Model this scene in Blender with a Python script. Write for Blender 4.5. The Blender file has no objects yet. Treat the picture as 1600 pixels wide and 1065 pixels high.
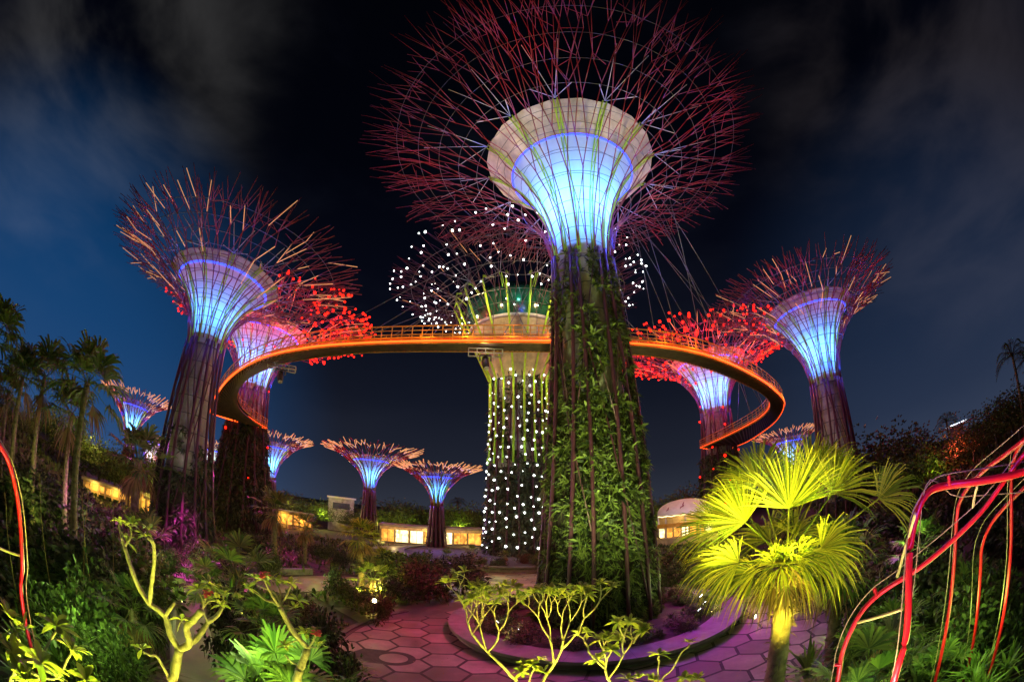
import bpy, math, random
from mathutils import Vector, Matrix, noise as mnoise
R = math.radians
sc = bpy.context.scene
col = sc.collection
V = Vector
# ------------------------------------------------------------------ camera
CAM_H, PITCH, FPX = 7.0, R(23.0), 667.0
cd = bpy.data.cameras.new('camera'); cam = bpy.data.objects.new('camera', cd); col.objects.link(cam)
cam.location = (0, 0, CAM_H); cam.rotation_euler = (R(90) + PITCH, 0, 0)
cd.type = 'PANO'; cd.sensor_width = 36.0; cd.sensor_fit = 'HORIZONTAL'
cd.clip_start = 0.05; cd.clip_end = 5000
try:
    cd.cycles.panorama_type = 'FISHEYE_EQUISOLID'; cd.cycles.fisheye_lens = 36.0 * FPX / 1600; cd.cycles.fisheye_fov = R(200)
except Exception:
    cd.panorama_type = 'FISHEYE_EQUISOLID'; cd.fisheye_lens = 36.0 * FPX / 1600; cd.fisheye_fov = R(200)
sc.camera = cam
# ------------------------------------------------------------------ world: night sky with drifting cloud
w = bpy.data.worlds.new('World'); sc.world = w; w.use_nodes = True
nt = w.node_tree; nt.nodes.clear()
def N(t, typ, **kw):
    n = t.nodes.new(typ)
    for k, v in kw.items():
        if k.startswith('_'): setattr(n, k[1:], v)
        else: n.inputs[k.replace('__', ' ')].default_value = v
    return n
def L(t, a, b): t.links.new(a, b)
tc = N(nt, 'ShaderNodeTexCoord'); sep = N(nt, 'ShaderNodeSeparateXYZ'); L(nt, tc.outputs['Generated'], sep.inputs[0])
rz = N(nt, 'ShaderNodeValToRGB'); el = rz.color_ramp.elements
el[0].position = 0.0; el[0].color = (.028, .033, .050, 1); el[1].position = 1.0; el[1].color = (.0005, .0007, .0018, 1)
for p, c in ((.10, (.014, .017, .029, 1)), (.25, (.0065, .0085, .017, 1)), (.45, (.0020, .0028, .0075, 1)), (.7, (.0006, .0010, .0030, 1))):
    e = el.new(p); e.color = c
L(nt, sep.outputs['Z'], rz.inputs[0])
# blue glow low on the west side of the sky (town light behind the hill), fainter on the east
def side_glow(vec, lo, hi, c):
    d = N(nt, 'ShaderNodeVectorMath', _operation='DOT_PRODUCT'); L(nt, tc.outputs['Generated'], d.inputs[0]); d.inputs[1].default_value = vec
    m = N(nt, 'ShaderNodeMapRange', _interpolation_type='SMOOTHSTEP'); L(nt, d.outputs['Value'], m.inputs[0]); m.inputs[1].default_value = lo; m.inputs[2].default_value = hi
    s = N(nt, 'ShaderNodeVectorMath', _operation='SCALE'); s.inputs[0].default_value = c; L(nt, m.outputs[0], s.inputs['Scale']); return s
g1 = side_glow(V((-.92, .40, -.02)).normalized(), .70, 1.0, (.002, .046, .150))
g2 = side_glow(V((.90, .42, .05)).normalized(), .74, 1.0, (.006, .015, .038))
a1 = N(nt, 'ShaderNodeVectorMath', _operation='ADD'); L(nt, rz.outputs[0], a1.inputs[0]); L(nt, g1.outputs[0], a1.inputs[1])
a2 = N(nt, 'ShaderNodeVectorMath', _operation='ADD'); L(nt, a1.outputs[0], a2.inputs[0]); L(nt, g2.outputs[0], a2.inputs[1])
mp = N(nt, 'ShaderNodeMapping'); mp.inputs['Scale'].default_value = (1.6, 1.6, 4.2); mp.inputs['Location'].default_value = (3.1, .4, .2); L(nt, tc.outputs['Generated'], mp.inputs[0])
cn = N(nt, 'ShaderNodeTexNoise', Scale=1.5, Detail=5.0, Roughness=.52, Distortion=.25); L(nt, mp.outputs[0], cn.inputs['Vector'])
cm = N(nt, 'ShaderNodeMapRange', _interpolation_type='SMOOTHSTEP'); L(nt, cn.outputs[0], cm.inputs[0]); cm.inputs[1].default_value = .47; cm.inputs[2].default_value = .78
cs = N(nt, 'ShaderNodeVectorMath', _operation='SCALE'); cs.inputs[0].default_value = (.0022, .0024, .0036); L(nt, cm.outputs[0], cs.inputs['Scale'])
c1 = side_glow(V((-.84, .10, .62)).normalized(), .84, 1.0, (.030, .029, .027))
c2 = side_glow(V((.86, .15, .55)).normalized(), .84, 1.0, (.016, .013, .013))
cc = N(nt, 'ShaderNodeVectorMath', _operation='ADD'); L(nt, c1.outputs[0], cc.inputs[0]); L(nt, c2.outputs[0], cc.inputs[1])
cn2 = N(nt, 'ShaderNodeMapRange', _interpolation_type='SMOOTHSTEP'); L(nt, cn.outputs[0], cn2.inputs[0]); cn2.inputs[1].default_value = .34; cn2.inputs[2].default_value = .72
cw = N(nt, 'ShaderNodeVectorMath', _operation='SCALE'); L(nt, cc.outputs[0], cw.inputs[0]); L(nt, cn2.outputs[0], cw.inputs['Scale'])
a3 = N(nt, 'ShaderNodeVectorMath', _operation='ADD'); L(nt, a2.outputs[0], a3.inputs[0]); L(nt, cs.outputs[0], a3.inputs[1])
a4 = N(nt, 'ShaderNodeVectorMath', _operation='ADD'); L(nt, a3.outputs[0], a4.inputs[0]); L(nt, cw.outputs[0], a4.inputs[1])
bg = N(nt, 'ShaderNodeBackground', Strength=1.0); L(nt, a4.outputs[0], bg.inputs[0])
wo = N(nt, 'ShaderNodeOutputWorld'); L(nt, bg.outputs[0], wo.inputs[0])
# faint moonlight
sl = bpy.data.lights.new('moon', 'SUN'); sl.energy = .015; sl.angle = R(.5); sl.color = (.8, .88, 1)
so = bpy.data.objects.new('moon', sl); so.rotation_euler = (R(38), 0, R(-50)); col.objects.link(so)
sc.view_settings.view_transform = 'Standard'; sc.view_settings.look = 'None'
sc.view_settings.exposure = 0; sc.view_settings.gamma = 1; sc.view_settings.use_curve_mapping = False
sc.cycles.use_denoising = True
sc.cycles.max_bounces = 4; sc.cycles.diffuse_bounces = 2; sc.cycles.glossy_bounces = 2; sc.cycles.transmission_bounces = 3; sc.cycles.transparent_max_bounces = 6
sc.cycles.sample_clamp_indirect = 3.0; sc.cycles.sample_clamp_direct = 0; sc.cycles.caustics_reflective = False; sc.cycles.caustics_refractive = False

# ------------------------------------------------------------------ calibration helpers: a photo pixel as a direction, then a place at a real distance
def ray(x, y):
    dx, dy = x - 800, 532.5 - y; r = max(math.hypot(dx, dy), 1e-6); th = 2 * math.asin(r / (2 * FPX))
    X, U, F = math.sin(th) * dx / r, math.sin(th) * dy / r, math.cos(th)
    return V((X, F * math.cos(PITCH) - U * math.sin(PITCH), U * math.cos(PITCH) + F * math.sin(PITCH)))
def at(x, y, D):
    v = ray(x, y); return V((0, 0, CAM_H)) + v * (D / math.hypot(v.x, v.y))
def atz(x, y, z):
    v = ray(x, y); return V((0, 0, CAM_H)) + v * ((z - CAM_H) / v.z)
def pol(az, D, z=0.0): return V((D * math.sin(R(az)), D * math.cos(R(az)), z))
def sstep(a, b, x):
    t = min(1, max(0, (x - a) / (b - a))); return t * t * (3 - 2 * t)
PLZ, PLR = V((4.3, 20.3, 0)), 12.2
def terrain(x, y):
    r = math.hypot(x, y); az = math.degrees(math.atan2(x, y))
    m = 5.25 * max(0, 1 - r / 14.2)
    m *= sstep(12.6, 16.5, math.hypot(x - PLZ.x, y - PLZ.y))
    if y < -2: m = max(m, 0)
    h = 6.0 * sstep(-50, -74, az) * sstep(22, 58, r) if az < 0 else 5.0 * sstep(50, 72, az) * sstep(12, 45, r)
    if abs(az) > 100: h *= max(0, 1 - (abs(az) - 100) / 40)
    n = mnoise.noise(V((x * .11, y * .11, 0))) * .5 * sstep(13, 20, math.hypot(x - PLZ.x, y - PLZ.y)) * sstep(40, 60, r)
    return m + h + n
# ------------------------------------------------------------------ mesh builder and object helpers
class MB:
    def __init__(s): s.v = []; s.f = []
    def tube(s, pts, rad, n=5, cap=True):
        pts = [V(p) for p in pts]; k = len(pts)
        if k < 2: return
        rs = rad if isinstance(rad, (list, tuple)) else [rad] * k
        b = len(s.v); ref = V((.31, .17, .93))
        d0 = (pts[1] - pts[0]).normalized()
        if abs(d0.dot(ref)) > .95: ref = V((.93, .31, .17))
        for i, p in enumerate(pts):
            d = (pts[min(i + 1, k - 1)] - pts[max(i - 1, 0)])
            if d.length < 1e-9: d = V((0, 0, 1))
            d.normalize(); u = d.cross(ref)
            if u.length < 1e-4: u = d.cross(V((1, 0, 0)))
            u.normalize(); q = d.cross(u); ref = q.cross(d) if False else ref
            for j in range(n):
                t = 2 * math.pi * j / n; s.v.append(p + (u * math.cos(t) + q * math.sin(t)) * rs[i])
        for i in range(k - 1):
            for j in range(n):
                a = b + i * n + j; c = b + i * n + (j + 1) % n
                s.f.append((a, c, c + n, a + n))
        if cap:
            s.f.append(tuple(b + j for j in reversed(range(n)))); s.f.append(tuple(b + (k - 1) * n + j for j in range(n)))
    def lathe(s, prof, n, c=V((0, 0, 0)), close=False):
        b = len(s.v)
        for r, z in prof:
            for j in range(n):
                t = 2 * math.pi * j / n; s.v.append(c + V((r * math.cos(t), r * math.sin(t), z)))
        k = len(prof)
        for i in range(k - 1 + (1 if close else 0)):
            for j in range(n):
                i2 = (i + 1) % k; j2 = (j + 1) % n
                s.f.append((b + i * n + j, b + i * n + j2, b + i2 * n + j2, b + i2 * n + j))
    def box(s, lo, hi, m=None):
        b = len(s.v)
        for x in (lo[0], hi[0]):
            for y in (lo[1], hi[1]):
                for z in (lo[2], hi[2]):
                    p = V((x, y, z)); s.v.append(m @ p if m else p)
        for f in ((0, 1, 3, 2), (4, 6, 7, 5), (0, 4, 5, 1), (2, 3, 7, 6), (0, 2, 6, 4), (1, 5, 7, 3)): s.f.append(tuple(b + i for i in f))
    def blade(s, p, d, up, ln, wd, droop=0.25):
        d = d.normalized(); sd = d.cross(up)
        if sd.length < 1e-4: sd = d.cross(V((1, .2, 0)))
        sd.normalize(); b = len(s.v); dn = V((0, 0, -1))
        m = p + d * ln * .5 + dn * ln * droop * .22; t = p + d * ln + dn * ln * droop
        s.v += [p - sd * wd * .3, p + sd * wd * .3, m + sd * wd * .5, m - sd * wd * .5, t]
        s.f += [(b, b + 1, b + 2, b + 3), (b + 3, b + 2, b + 4)]
    def leaf(s, p, d, up, ln, wd, droop=.2, fold=.25):
        # a rounded leaf with a midrib: 5 sections
        d = d.normalized(); sd = d.cross(up)
        if sd.length < 1e-4: sd = d.cross(V((1, .2, 0)))
        sd.normalize(); nn = sd.cross(d); b = len(s.v); dn = V((0, 0, -1))
        prof = ((0, .08), (.2, .5), (.5, 1), (.78, .8), (1, .06))
        for t, wv in prof:
            c = p + d * ln * t + dn * ln * droop * t * t
            s.v += [c - sd * wd * .5 * wv + nn * wd * fold * wv * .5, c, c + sd * wd * .5 * wv + nn * wd * fold * wv * .5]
        for i in range(4):
            for j in range(2):
                a = b + i * 3 + j; s.f.append((a, a + 1, a + 4, a + 3))
    def ball(s, c, r, n=8, m=5, sq=(1, 1, 1)):
        b = len(s.v)
        for i in range(m + 1):
            ph = math.pi * i / m
            for j in range(n):
                t = 2 * math.pi * j / n; s.v.append(c + V((r * sq[0] * math.sin(ph) * math.cos(t), r * sq[1] * math.sin(ph) * math.sin(t), r * sq[2] * math.cos(ph))))
        for i in range(m):
            for j in range(n):
                a = b + i * n + j; q = b + i * n + (j + 1) % n; s.f.append((a, a + n, q + n, q))
    def mesh(s, name, mat, smooth=True):
        me = bpy.data.meshes.new(name); me.from_pydata([tuple(v) for v in s.v], [], s.f); me.validate(); me.update()
        for m_ in (mat if isinstance(mat, list) else [mat]): me.materials.append(m_)
        if smooth: me.polygons.foreach_set('use_smooth', [True] * len(me.polygons))
        return me
    def join(s, o):
        b = len(s.v); k = len(s.f); s.v += o.v; s.f += [tuple(i + b for i in f) for f in o.f]; return k
    def build(s, name, mat, parent=None, smooth=True, loc=None, split=None):
        o = bpy.data.objects.new(name, s.mesh(name, mat, smooth)); col.objects.link(o)
        if parent: o.parent = parent
        if loc is not None: o.location = loc
        if split is not None:
            mi = [0 if i < split else 1 for i in range(len(o.data.polygons))]; o.data.polygons.foreach_set('material_index', mi)
        return o
def tag(o, label=None, cat=None, group=None, kind=None):
    if label: o['label'] = label
    if cat: o['category'] = cat
    if group: o['group'] = group
    if kind: o['kind'] = kind
    return o
def thing(name, loc, label, cat, group=None, rz=0):
    o = bpy.data.objects.new(name, None); o.empty_display_size = .3; o.location = loc; o.rotation_euler.z = rz; col.objects.link(o)
    return tag(o, label, cat, group)
def inst(name, me, parent, loc=(0, 0, 0), rot=None, scale=None):
    o = bpy.data.objects.new(name, me); o.parent = parent; o.location = loc
    if rot: o.rotation_euler = rot
    if scale: o.scale = scale
    col.objects.link(o); return o
def copy_tree(o, parent=None):
    c = o.copy(); col.objects.link(c); c.parent = parent
    for ch in list(o.children): copy_tree(ch, c)
    return c
def lamp(kind, loc, color, power, size=.15, aim=None, cone=60, blend=.5):
    ld = bpy.data.lights.new('lamp_light', kind); ld.color = color; ld.energy = power; ld.shadow_soft_size = size
    if kind == 'SPOT': ld.spot_size = R(cone); ld.spot_blend = blend
    o = bpy.data.objects.new('lamp_light', ld); o.location = loc; col.objects.link(o)
    if aim is not None: o.rotation_euler = (V(aim) - V(loc)).to_track_quat('-Z', 'Y').to_euler()
    return o
def rot_dir(az, e): return V((math.cos(e) * math.cos(az), math.cos(e) * math.sin(az), math.sin(e)))
# ------------------------------------------------------------------ materials
def mat(name, c, rough=.6, metal=0, var=.25, scale=3.0, c2=None, bump=0, spec=.4, transl=0, island=False, coord='Object', detail=4):
    m = bpy.data.materials.new(name); m.use_nodes = True; t = m.node_tree; p = t.nodes['Principled BSDF']; out = t.nodes['Material Output']
    p.inputs['Roughness'].default_value = rough; p.inputs['Metallic'].default_value = metal; p.inputs['Specular IOR Level'].default_value = spec
    tx = N(t, 'ShaderNodeTexCoord'); nz = N(t, 'ShaderNodeTexNoise', Scale=scale, Detail=detail, Roughness=.6); L(t, tx.outputs[coord], nz.inputs['Vector'])
    rp = N(t, 'ShaderNodeValToRGB'); e = rp.color_ramp.elements; e[0].position = .32; e[1].position = .68
    ca = tuple(max(0, x * (1 - var)) for x in c); cb = c2 if c2 else tuple(min(1, x * (1 + var)) for x in c)
    e[0].color = (*ca, 1); e[1].color = (*cb, 1)
    if island:
        ge = N(t, 'ShaderNodeNewGeometry'); mx = N(t, 'ShaderNodeMath', _operation='MULTIPLY_ADD'); L(t, ge.outputs['Random Per Island'], mx.inputs[0]); mx.inputs[1].default_value = .7; 
        ad = N(t, 'ShaderNodeMath', _operation='MULTIPLY'); L(t, nz.outputs[0], ad.inputs[0]); ad.inputs[1].default_value = .35; L(t, ad.outputs[0], mx.inputs[2]); L(t, mx.outputs[0], rp.inputs[0])
    else: L(t, nz.outputs[0], rp.inputs[0])
    L(t, rp.outputs[0], p.inputs['Base Color'])
    if bump:
        bp = N(t, 'ShaderNodeBump', Strength=bump, Distance=.05); L(t, nz.outputs[0], bp.inputs['Height']); L(t, bp.outputs[0], p.inputs['Normal'])
    if transl:
        tr = N(t, 'ShaderNodeBsdfTranslucent'); L(t, rp.outputs[0], tr.inputs[0]); ms = N(t, 'ShaderNodeMixShader'); ms.inputs[0].default_value = transl
        L(t, p.outputs[0], ms.inputs[1]); L(t, tr.outputs[0], ms.inputs[2]); L(t, ms.outputs[0], out.inputs[0])
    return m
def emit(name, c, s, light=True):
    m = bpy.data.materials.new(name); m.use_nodes = True; p = m.node_tree.nodes['Principled BSDF']
    p.inputs['Base Color'].default_value = (*[x * .5 for x in c], 1); p.inputs['Emission Color'].default_value = (*c, 1); p.inputs['Emission Strength'].default_value = s
    if not light:
        try: m.cycles.emission_sampling = 'NONE'
        except Exception: pass
    return m
def window_mat(name, c, s_):
    m = emit(name, c, s_); t = m.node_tree; p = t.nodes['Principled BSDF']; tx = N(t, 'ShaderNodeTexCoord'); mpn = N(t, 'ShaderNodeMapping'); mpn.inputs['Scale'].default_value = (1.0, 1.0, .8); L(t, tx.outputs['Object'], mpn.inputs[0])
    v = N(t, 'ShaderNodeTexVoronoi', Scale=1.7); v.distance = 'CHEBYCHEV'; L(t, mpn.outputs[0], v.inputs['Vector']); n2 = N(t, 'ShaderNodeTexNoise', Scale=2.5, Detail=4.0); L(t, mpn.outputs[0], n2.inputs['Vector'])
    mu = N(t, 'ShaderNodeMath', _operation='MULTIPLY'); L(t, v.outputs['Color'], mu.inputs[0]); L(t, n2.outputs[0], mu.inputs[1]); mr = N(t, 'ShaderNodeMapRange'); L(t, mu.outputs[0], mr.inputs[0]); mr.inputs[1].default_value = .05; mr.inputs[2].default_value = .40; mr.inputs[3].default_value = .25 * s_; mr.inputs[4].default_value = 1.4 * s_
    L(t, mr.outputs[0], p.inputs['Emission Strength']); return m
M = dict(
    rib=mat('maroon_steel', (.23, .022, .040), .42, .0, .35, .6, spec=.6),
    ribdark=mat('dark_maroon_steel', (.07, .018, .04), .45, 0, .3, .6, spec=.5),
    cable=mat('steel_cable', (.15, .155, .17), .4, .4, .1, 2),
    strut=mat('white_strut', (.50, .48, .58), .4, 0, .1, 2),
    fin=mat('green_light_fin', (.42, .72, .05), .5, 0, .2, 2),  # lime colour stands in for green lamplight on the fins
    membrane=mat('white_membrane', (.82, .85, .88), .6, 0, .06, .5, transl=.55),
    collar=mat('cream_panel', (.62, .52, .36), .7, 0, .2, .8, bump=.1),
    concrete=mat('pale_concrete', (.42, .40, .37), .8, 0, .3, .9, bump=.25, detail=8),
    seam=mat('dark_seam', (.05, .06, .08), .6, 0, .1, 2),
    neon=emit('blue_neon', (.03, .06, 1.0), 4.0),
    twig=emit('glow_twig_amber', (1.0, .46, .19), .62, False),  # emission stands in for lamplight glinting on crown rods
    twigr=emit('glow_twig_red', (1.0, .13, .10), .75, False),
    bulbw=emit('white_bulb', (.93, 1.0, .96), 9.0, False),
    bulbr=emit('red_bulb', (1.0, .013, .004), 3.6, False),
    fern=mat('fern_leaf', (.035, .065, .020), .55, 0, .6, .5, c2=(.17, .22, .045), transl=.25, island=True),
    ferndark=mat('dark_fern_leaf', (.035, .055, .028), .6, 0, .5, .8, c2=(.085, .095, .05), transl=.2, island=True),
    palm=mat('palm_leaf', (.085, .17, .035), .5, 0, .4, 1.2, c2=(.17, .24, .05), transl=.35, island=True),
    palmy=mat('yellow_palm_leaf', (.20, .30, .03), .5, 0, .4, 1.2, c2=(.40, .42, .05), transl=.45, island=True),
    palmd=mat('dry_palm_leaf', (.22, .16, .06), .7, 0, .4, 1.5, transl=.3, island=True),
    leafn=mat('glossy_leaf', (.10, .20, .035), .4, 0, .35, 2, c2=(.22, .34, .06), transl=.3, island=True, spec=.6),
    leaff=mat('frangipani_leaf', (.26, .40, .05), .4, 0, .3, 2, c2=(.44, .52, .08), transl=.45, island=True, spec=.5),
    shrub=mat('shrub_leaf', (.045, .085, .025), .55, 0, .5, .6, c2=(.11, .16, .04), transl=.25, island=True),
    shrubb=mat('brown_shrub_leaf', (.085, .05, .035), .6, 0, .5, .6, c2=(.15, .10, .05), transl=.2, island=True),
    treel=mat('tree_leaf', (.05, .08, .025), .55, 0, .5, .4, c2=(.12, .15, .04), transl=.25, island=True),
    cover=mat('ground_cover_leaf', (.035, .085, .025), .5, 0, .5, .7, c2=(.10, .17, .05), transl=.2, island=True),
    bark=mat('palm_bark', (.24, .19, .12), .85, 0, .5, 6, bump=.6),
    barkd=mat('dark_bark', (.10, .075, .05), .9, 0, .4, 5, bump=.5),
    barkf=mat('frangipani_bark', (.40, .38, .20), .65, 0, .3, 9, bump=.35),
    flower=mat('pink_petal', (.70, .08, .14), .5, 0, .3, 6, transl=.2),
    soil=mat('garden_soil', (.045, .036, .028), .95, 0, .5, .7, bump=.4, detail=9),
    paver=mat('hex_paver', (.25, .19, .18), .62, 0, .35, 1.3, island=True, bump=.12, detail=9),
    grout=mat('dark_joint', (.040, .034, .034), .8, 0, .3, 3),
    path=mat('path_concrete', (.13, .11, .10), .75, 0, .3, 1.2, bump=.15, detail=9),
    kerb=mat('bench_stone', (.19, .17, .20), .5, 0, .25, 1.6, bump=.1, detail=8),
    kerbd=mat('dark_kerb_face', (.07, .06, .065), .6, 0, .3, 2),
    red=mat('red_painted_tube', (.62, .012, .018), .28, 0, .18, 2.5, spec=.7),
    wire=mat('brass_wire', (.42, .36, .16), .4, .3, .2, 4),
    rod=mat('lime_rod', (.55, .60, .16), .45, 0, .15, 3),
    gold=mat('yellow_painted_rail', (.55, .26, .025), .45, 0, .2, 1.2),
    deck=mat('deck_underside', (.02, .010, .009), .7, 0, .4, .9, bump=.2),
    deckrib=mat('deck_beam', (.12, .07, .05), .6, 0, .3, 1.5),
    strip=emit('orange_light_strip', (1.0, .075, .008), 4.2),
    stripd=emit('red_light_strip', (1.0, .07, .01), 3.0),
    black=mat('black_housing', (.03, .03, .034), .5, 0, .2, 5),
    alu=mat('aluminium_truss', (.62, .60, .56), .4, .3, .1, 3),
    lens=emit('lit_lens', (1.0, .80, .45), 14.0),
    lensw=emit('white_lens', (.75, .85, 1.0), 7.0),
    window=window_mat('lit_window_warm', (1.0, .46, .07), 1.1),
    windowb=window_mat('lit_window_bright', (1.0, .82, .40), 2.6),
    frame=mat('bronze_frame', (.22, .16, .09), .6, 0, .2, 2),
    roof=mat('flat_roof', (.20, .18, .13), .8, 0, .25, 1),
    tent=mat('tent_fabric', (.66, .58, .60), .7, 0, .12, .8, transl=.2),
    emblem=mat('dark_red_emblem', (.25, .03, .08), .6, 0, .1, 2),
    wall=mat('ochre_wall', (.45, .33, .16), .85, 0, .3, 1.2, bump=.3, detail=8),
)
def grime(m, scale=.35, lo=.35):
    t = m.node_tree; p = t.nodes['Principled BSDF']; src = p.inputs['Base Color'].links[0].from_socket; tx = N(t, 'ShaderNodeTexCoord')
    n1 = N(t, 'ShaderNodeTexNoise', Scale=scale, Detail=9.0, Roughness=.7); L(t, tx.outputs['Object'], n1.inputs['Vector']); mr = N(t, 'ShaderNodeMapRange'); L(t, n1.outputs[0], mr.inputs[0]); mr.inputs[1].default_value = .36; mr.inputs[2].default_value = .62; mr.inputs[3].default_value = lo; mr.inputs[4].default_value = 1.0
    sc_ = N(t, 'ShaderNodeVectorMath', _operation='SCALE'); L(t, src, sc_.inputs[0]); L(t, mr.outputs[0], sc_.inputs['Scale']); L(t, sc_.outputs[0], p.inputs['Base Color'])
    rr = N(t, 'ShaderNodeMapRange'); L(t, n1.outputs[0], rr.inputs[0]); rr.inputs[1].default_value = .35; rr.inputs[2].default_value = .65; rr.inputs[3].default_value = .35; rr.inputs[4].default_value = .8; L(t, rr.outputs[0], p.inputs['Roughness'])
grime(M['paver'], .8, .45); grime(M['kerb'], 1.1, .5); grime(M['path'], .6, .5); grime(M['concrete'], .5, .55); grime(M['barkf'], 14, .45); grime(M['collar'], .6, .6)
# ------------------------------------------------------------------ supertrees
BULB = MB(); BULB.ball(V((0, 0, 0)), 1.0, 8, 5)
BULB_W = BULB.mesh('light_bulb', M['bulbw']); BULB_R = BULB.mesh('light_bulb', M['bulbr'])
def supertree(label, az, D, rb, rn, zn, RR, zr, rf, zf, n=24, rod=.07, seed=1, group='supertrees of the grove', zplant=12, plant='fern', ptuft=9, psize=.55, patch=0, pth=.45, lw=.24, gl=.84,
              far=False, glow=1.0, twig=.12, twigmat='twig', ribmat='rib', bulbs=None, bulbmat='w', nbulb=0, nbtrunk=0, funnel=True, loc=None, warm=1.0, redl=1.0, bulbr=.15, blue=(.0, .085, 1.0), inner=(.085, .41, 1.0), crown_bias=None, phi=74, hub=False, lights=True):
    rnd = random.Random(seed); c = loc if loc is not None else pol(az, D)
    root = thing('supertree', c, label, 'supertree', group)
    cr = rn * .80; PH = R(phi)
    def prof(t):
        return (rn + (RR - rn) * (1 - math.cos(PH * t)) / (1 - math.cos(PH)), zn + (zr - zn) * math.sin(PH * t) / math.sin(PH))
    def pt(a, t, off=0):
        r, z = prof(t); e = .01; r2, z2 = prof(t + e); tx, tz = r2 - r, z2 - z; ln = math.hypot(tx, tz) or 1
        r += off * tz / ln; z -= off * tx / ln
        return V((r * math.cos(a), r * math.sin(a), z))
    def tr(z): return rn + (rb - rn) * max(0, 1 - z / zn) ** 1.35
    def tp(a, z, off=0): r = tr(z) + off; return V((r * math.cos(a), r * math.sin(a), z))
    # concrete core
    m = MB(); m.lathe([(tr(zn * q / 12) * .72 if q < 12 else cr, zn * q / 12) for q in range(13)] + [(cr, zn + .6)], 28)
    k0 = len(m.f)
    if not far:
        for q in range(4, 13):
            z = zn * q / 12.3; r = (tr(z) * .72 if q < 12 else cr) + .015
            m.lathe([(r, z - .03), (r + .02, z), (r, z + .03)], 28)
    m.build('trunk_core', [M['concrete'], M['seam']], root, True, None, k0)
    # steel lattice round the trunk
    m = MB(); nn = int(n * .62)
    for i in range(nn):
        a = 2 * math.pi * i / nn + rnd.uniform(-.04, .04); s = 1 if i % 2 else -1
        m.tube([tp(a + s * .10 * (q / 8) ** 2, zn * q / 8) for q in range(9)] , rod * 2.4, 6 if not far else 4)
        if i % 2 == 0:
            z0 = rnd.uniform(0, .25) * zn; sg = rnd.choice((-1, 1)); m.tube([tp(a + sg * 2 * math.pi / nn * q, z0 + (zn - z0) * q / 3.0) for q in range(4)], rod, 5 if not far else 3)
        else:
            z0 = rnd.uniform(.45, .6) * zn
            for sg in (-1, 1): m.tube([tp(a, z0), tp(a + sg * 2 * math.pi / nn, z0 + (zn - z0) * .55), tp(a, zn)], rod * .8, 4 if not far else 3)
    for q in (.35, .62, .86):
        pass
    m.build('trunk_lattice', M['ribdark'], root)
    # planted skin
    if zplant > 0:
        m = MB(); zt = zplant * (1 - patch) if patch else zplant; m.lathe([(tr(zt * q / 8) * .72 + (tr(zt * q / 8) * .28 - .32) * (1 if q < 8 else 0) + .02, zt * q / 8 + (.0 if q < 8 else .01)) for q in range(9)], 28); m.build('planting_panel', M['soil'], root)
        m = MB(); area = 0
        cnt = int(2 * math.pi * (rb + rn) / 2 * zplant * ptuft * .55)
        for _ in range(cnt):
            z = rnd.random() ** 1.15 * zplant; a = rnd.random() * 2 * math.pi
            if patch and z > zplant * (1 - patch):
                h = mnoise.noise(V((math.cos(a) * 2.2, math.sin(a) * 2.2, z * .33 + seed)))
                if h < (z - zplant * (1 - patch)) / (zplant * patch) * pth - .22: continue
            lump = mnoise.noise(V((math.cos(a) * 3.1, math.sin(a) * 3.1, z * .8 + seed * 3)))
            p = tp(a, z, -.22 + lump * .35 + rnd.uniform(-.1, .12)); o = V((math.cos(a), math.sin(a), 0)); sd = V((-math.sin(a), math.cos(a), 0))
            sz = psize * rnd.uniform(.45, 1.1) * (1.7 if rnd.random() < .12 else 1)
            for k in range(6 if not far else 3):
                th = rnd.uniform(0, 2 * math.pi); d = o * rnd.uniform(.35, 1.0) + sd * math.cos(th) + V((0, 0, 1)) * (math.sin(th) + .25)
                m.blade(p, d, o, sz * rnd.uniform(.7, 1.2), sz * lw * rnd.uniform(.7, 1.3), rnd.uniform(.1, .7))
        m.build('foliage', M[plant], root, False)
    # funnel and its collar
    FP = R(64)
    def fprof(u): return (cr + (rf - cr) * (1 - math.cos(FP * u)) / (1 - math.cos(FP)), zn - .3 + (zf - zn + .3) * math.sin(FP * u) / math.sin(FP))
    if funnel:
        m = MB(); m.lathe([fprof(u * gl / 14) for u in range(15)], 48); m.build('funnel', M['membrane'], root)
        m = MB(); lo = [fprof(gl + .005 + (.995 - gl) * u / 5) for u in range(6)]; m.lathe([(r + .02, z) for r, z in lo] + [(r - .25, z + .2) for r, z in reversed(lo)], 20 if not far else 24); m.build('collar', M['collar'], root, False)
        m = MB(); r, z = fprof(gl + .002); k = .09 if not far else .13
        m.lathe([(r + .02, z - k), (r + .02 + k * 1.4, z), (r + .02, z + k)], 48); m.build('glow_ring', M['neon'], root)
        if not far:
            m = MB()
            for q in range(1, 9):
                r, z = fprof(gl * q / 9); m.lathe([(r + .01, z - .02), (r + .035, z), (r + .01, z + .02)], 40)
            for q in range(2):
                r, z = fprof(gl + .09 + .07 * q); m.lathe([(r + .03, z - .02), (r + .06, z), (r + .03, z + .02)], 20)
            m.build('panel_seam', M['seam'], root)
    nf = 12 if not far else 8
    fm = MB(); sm = MB(); pts = []; sdv = V((0, 1, 0))
    for u in range(9):
        r, z = fprof(u / 8); pts.append(V((r + .14, 0, z)))
    for sgn in (-1, 1): fm.tube([p + sdv * .16 * sgn * (.5 + .5 * k / 8) for k, p in enumerate(pts)], .055 if not far else .08, 4)
    for k in range(8):
        fm.tube([pts[k] - sdv * .16 * (.5 + .5 * k / 8), pts[k + 1] + sdv * .16 * (.5 + .5 * k / 8)], .03, 3)
    if not far:
        for sgn in (-1, 1):
            sm.tube([pts[-1], pt(sgn * .16, .66)], rod * .75, 4); sm.tube([pts[-1], pt(sgn * .10, .80)], rod * .6, 4)
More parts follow.
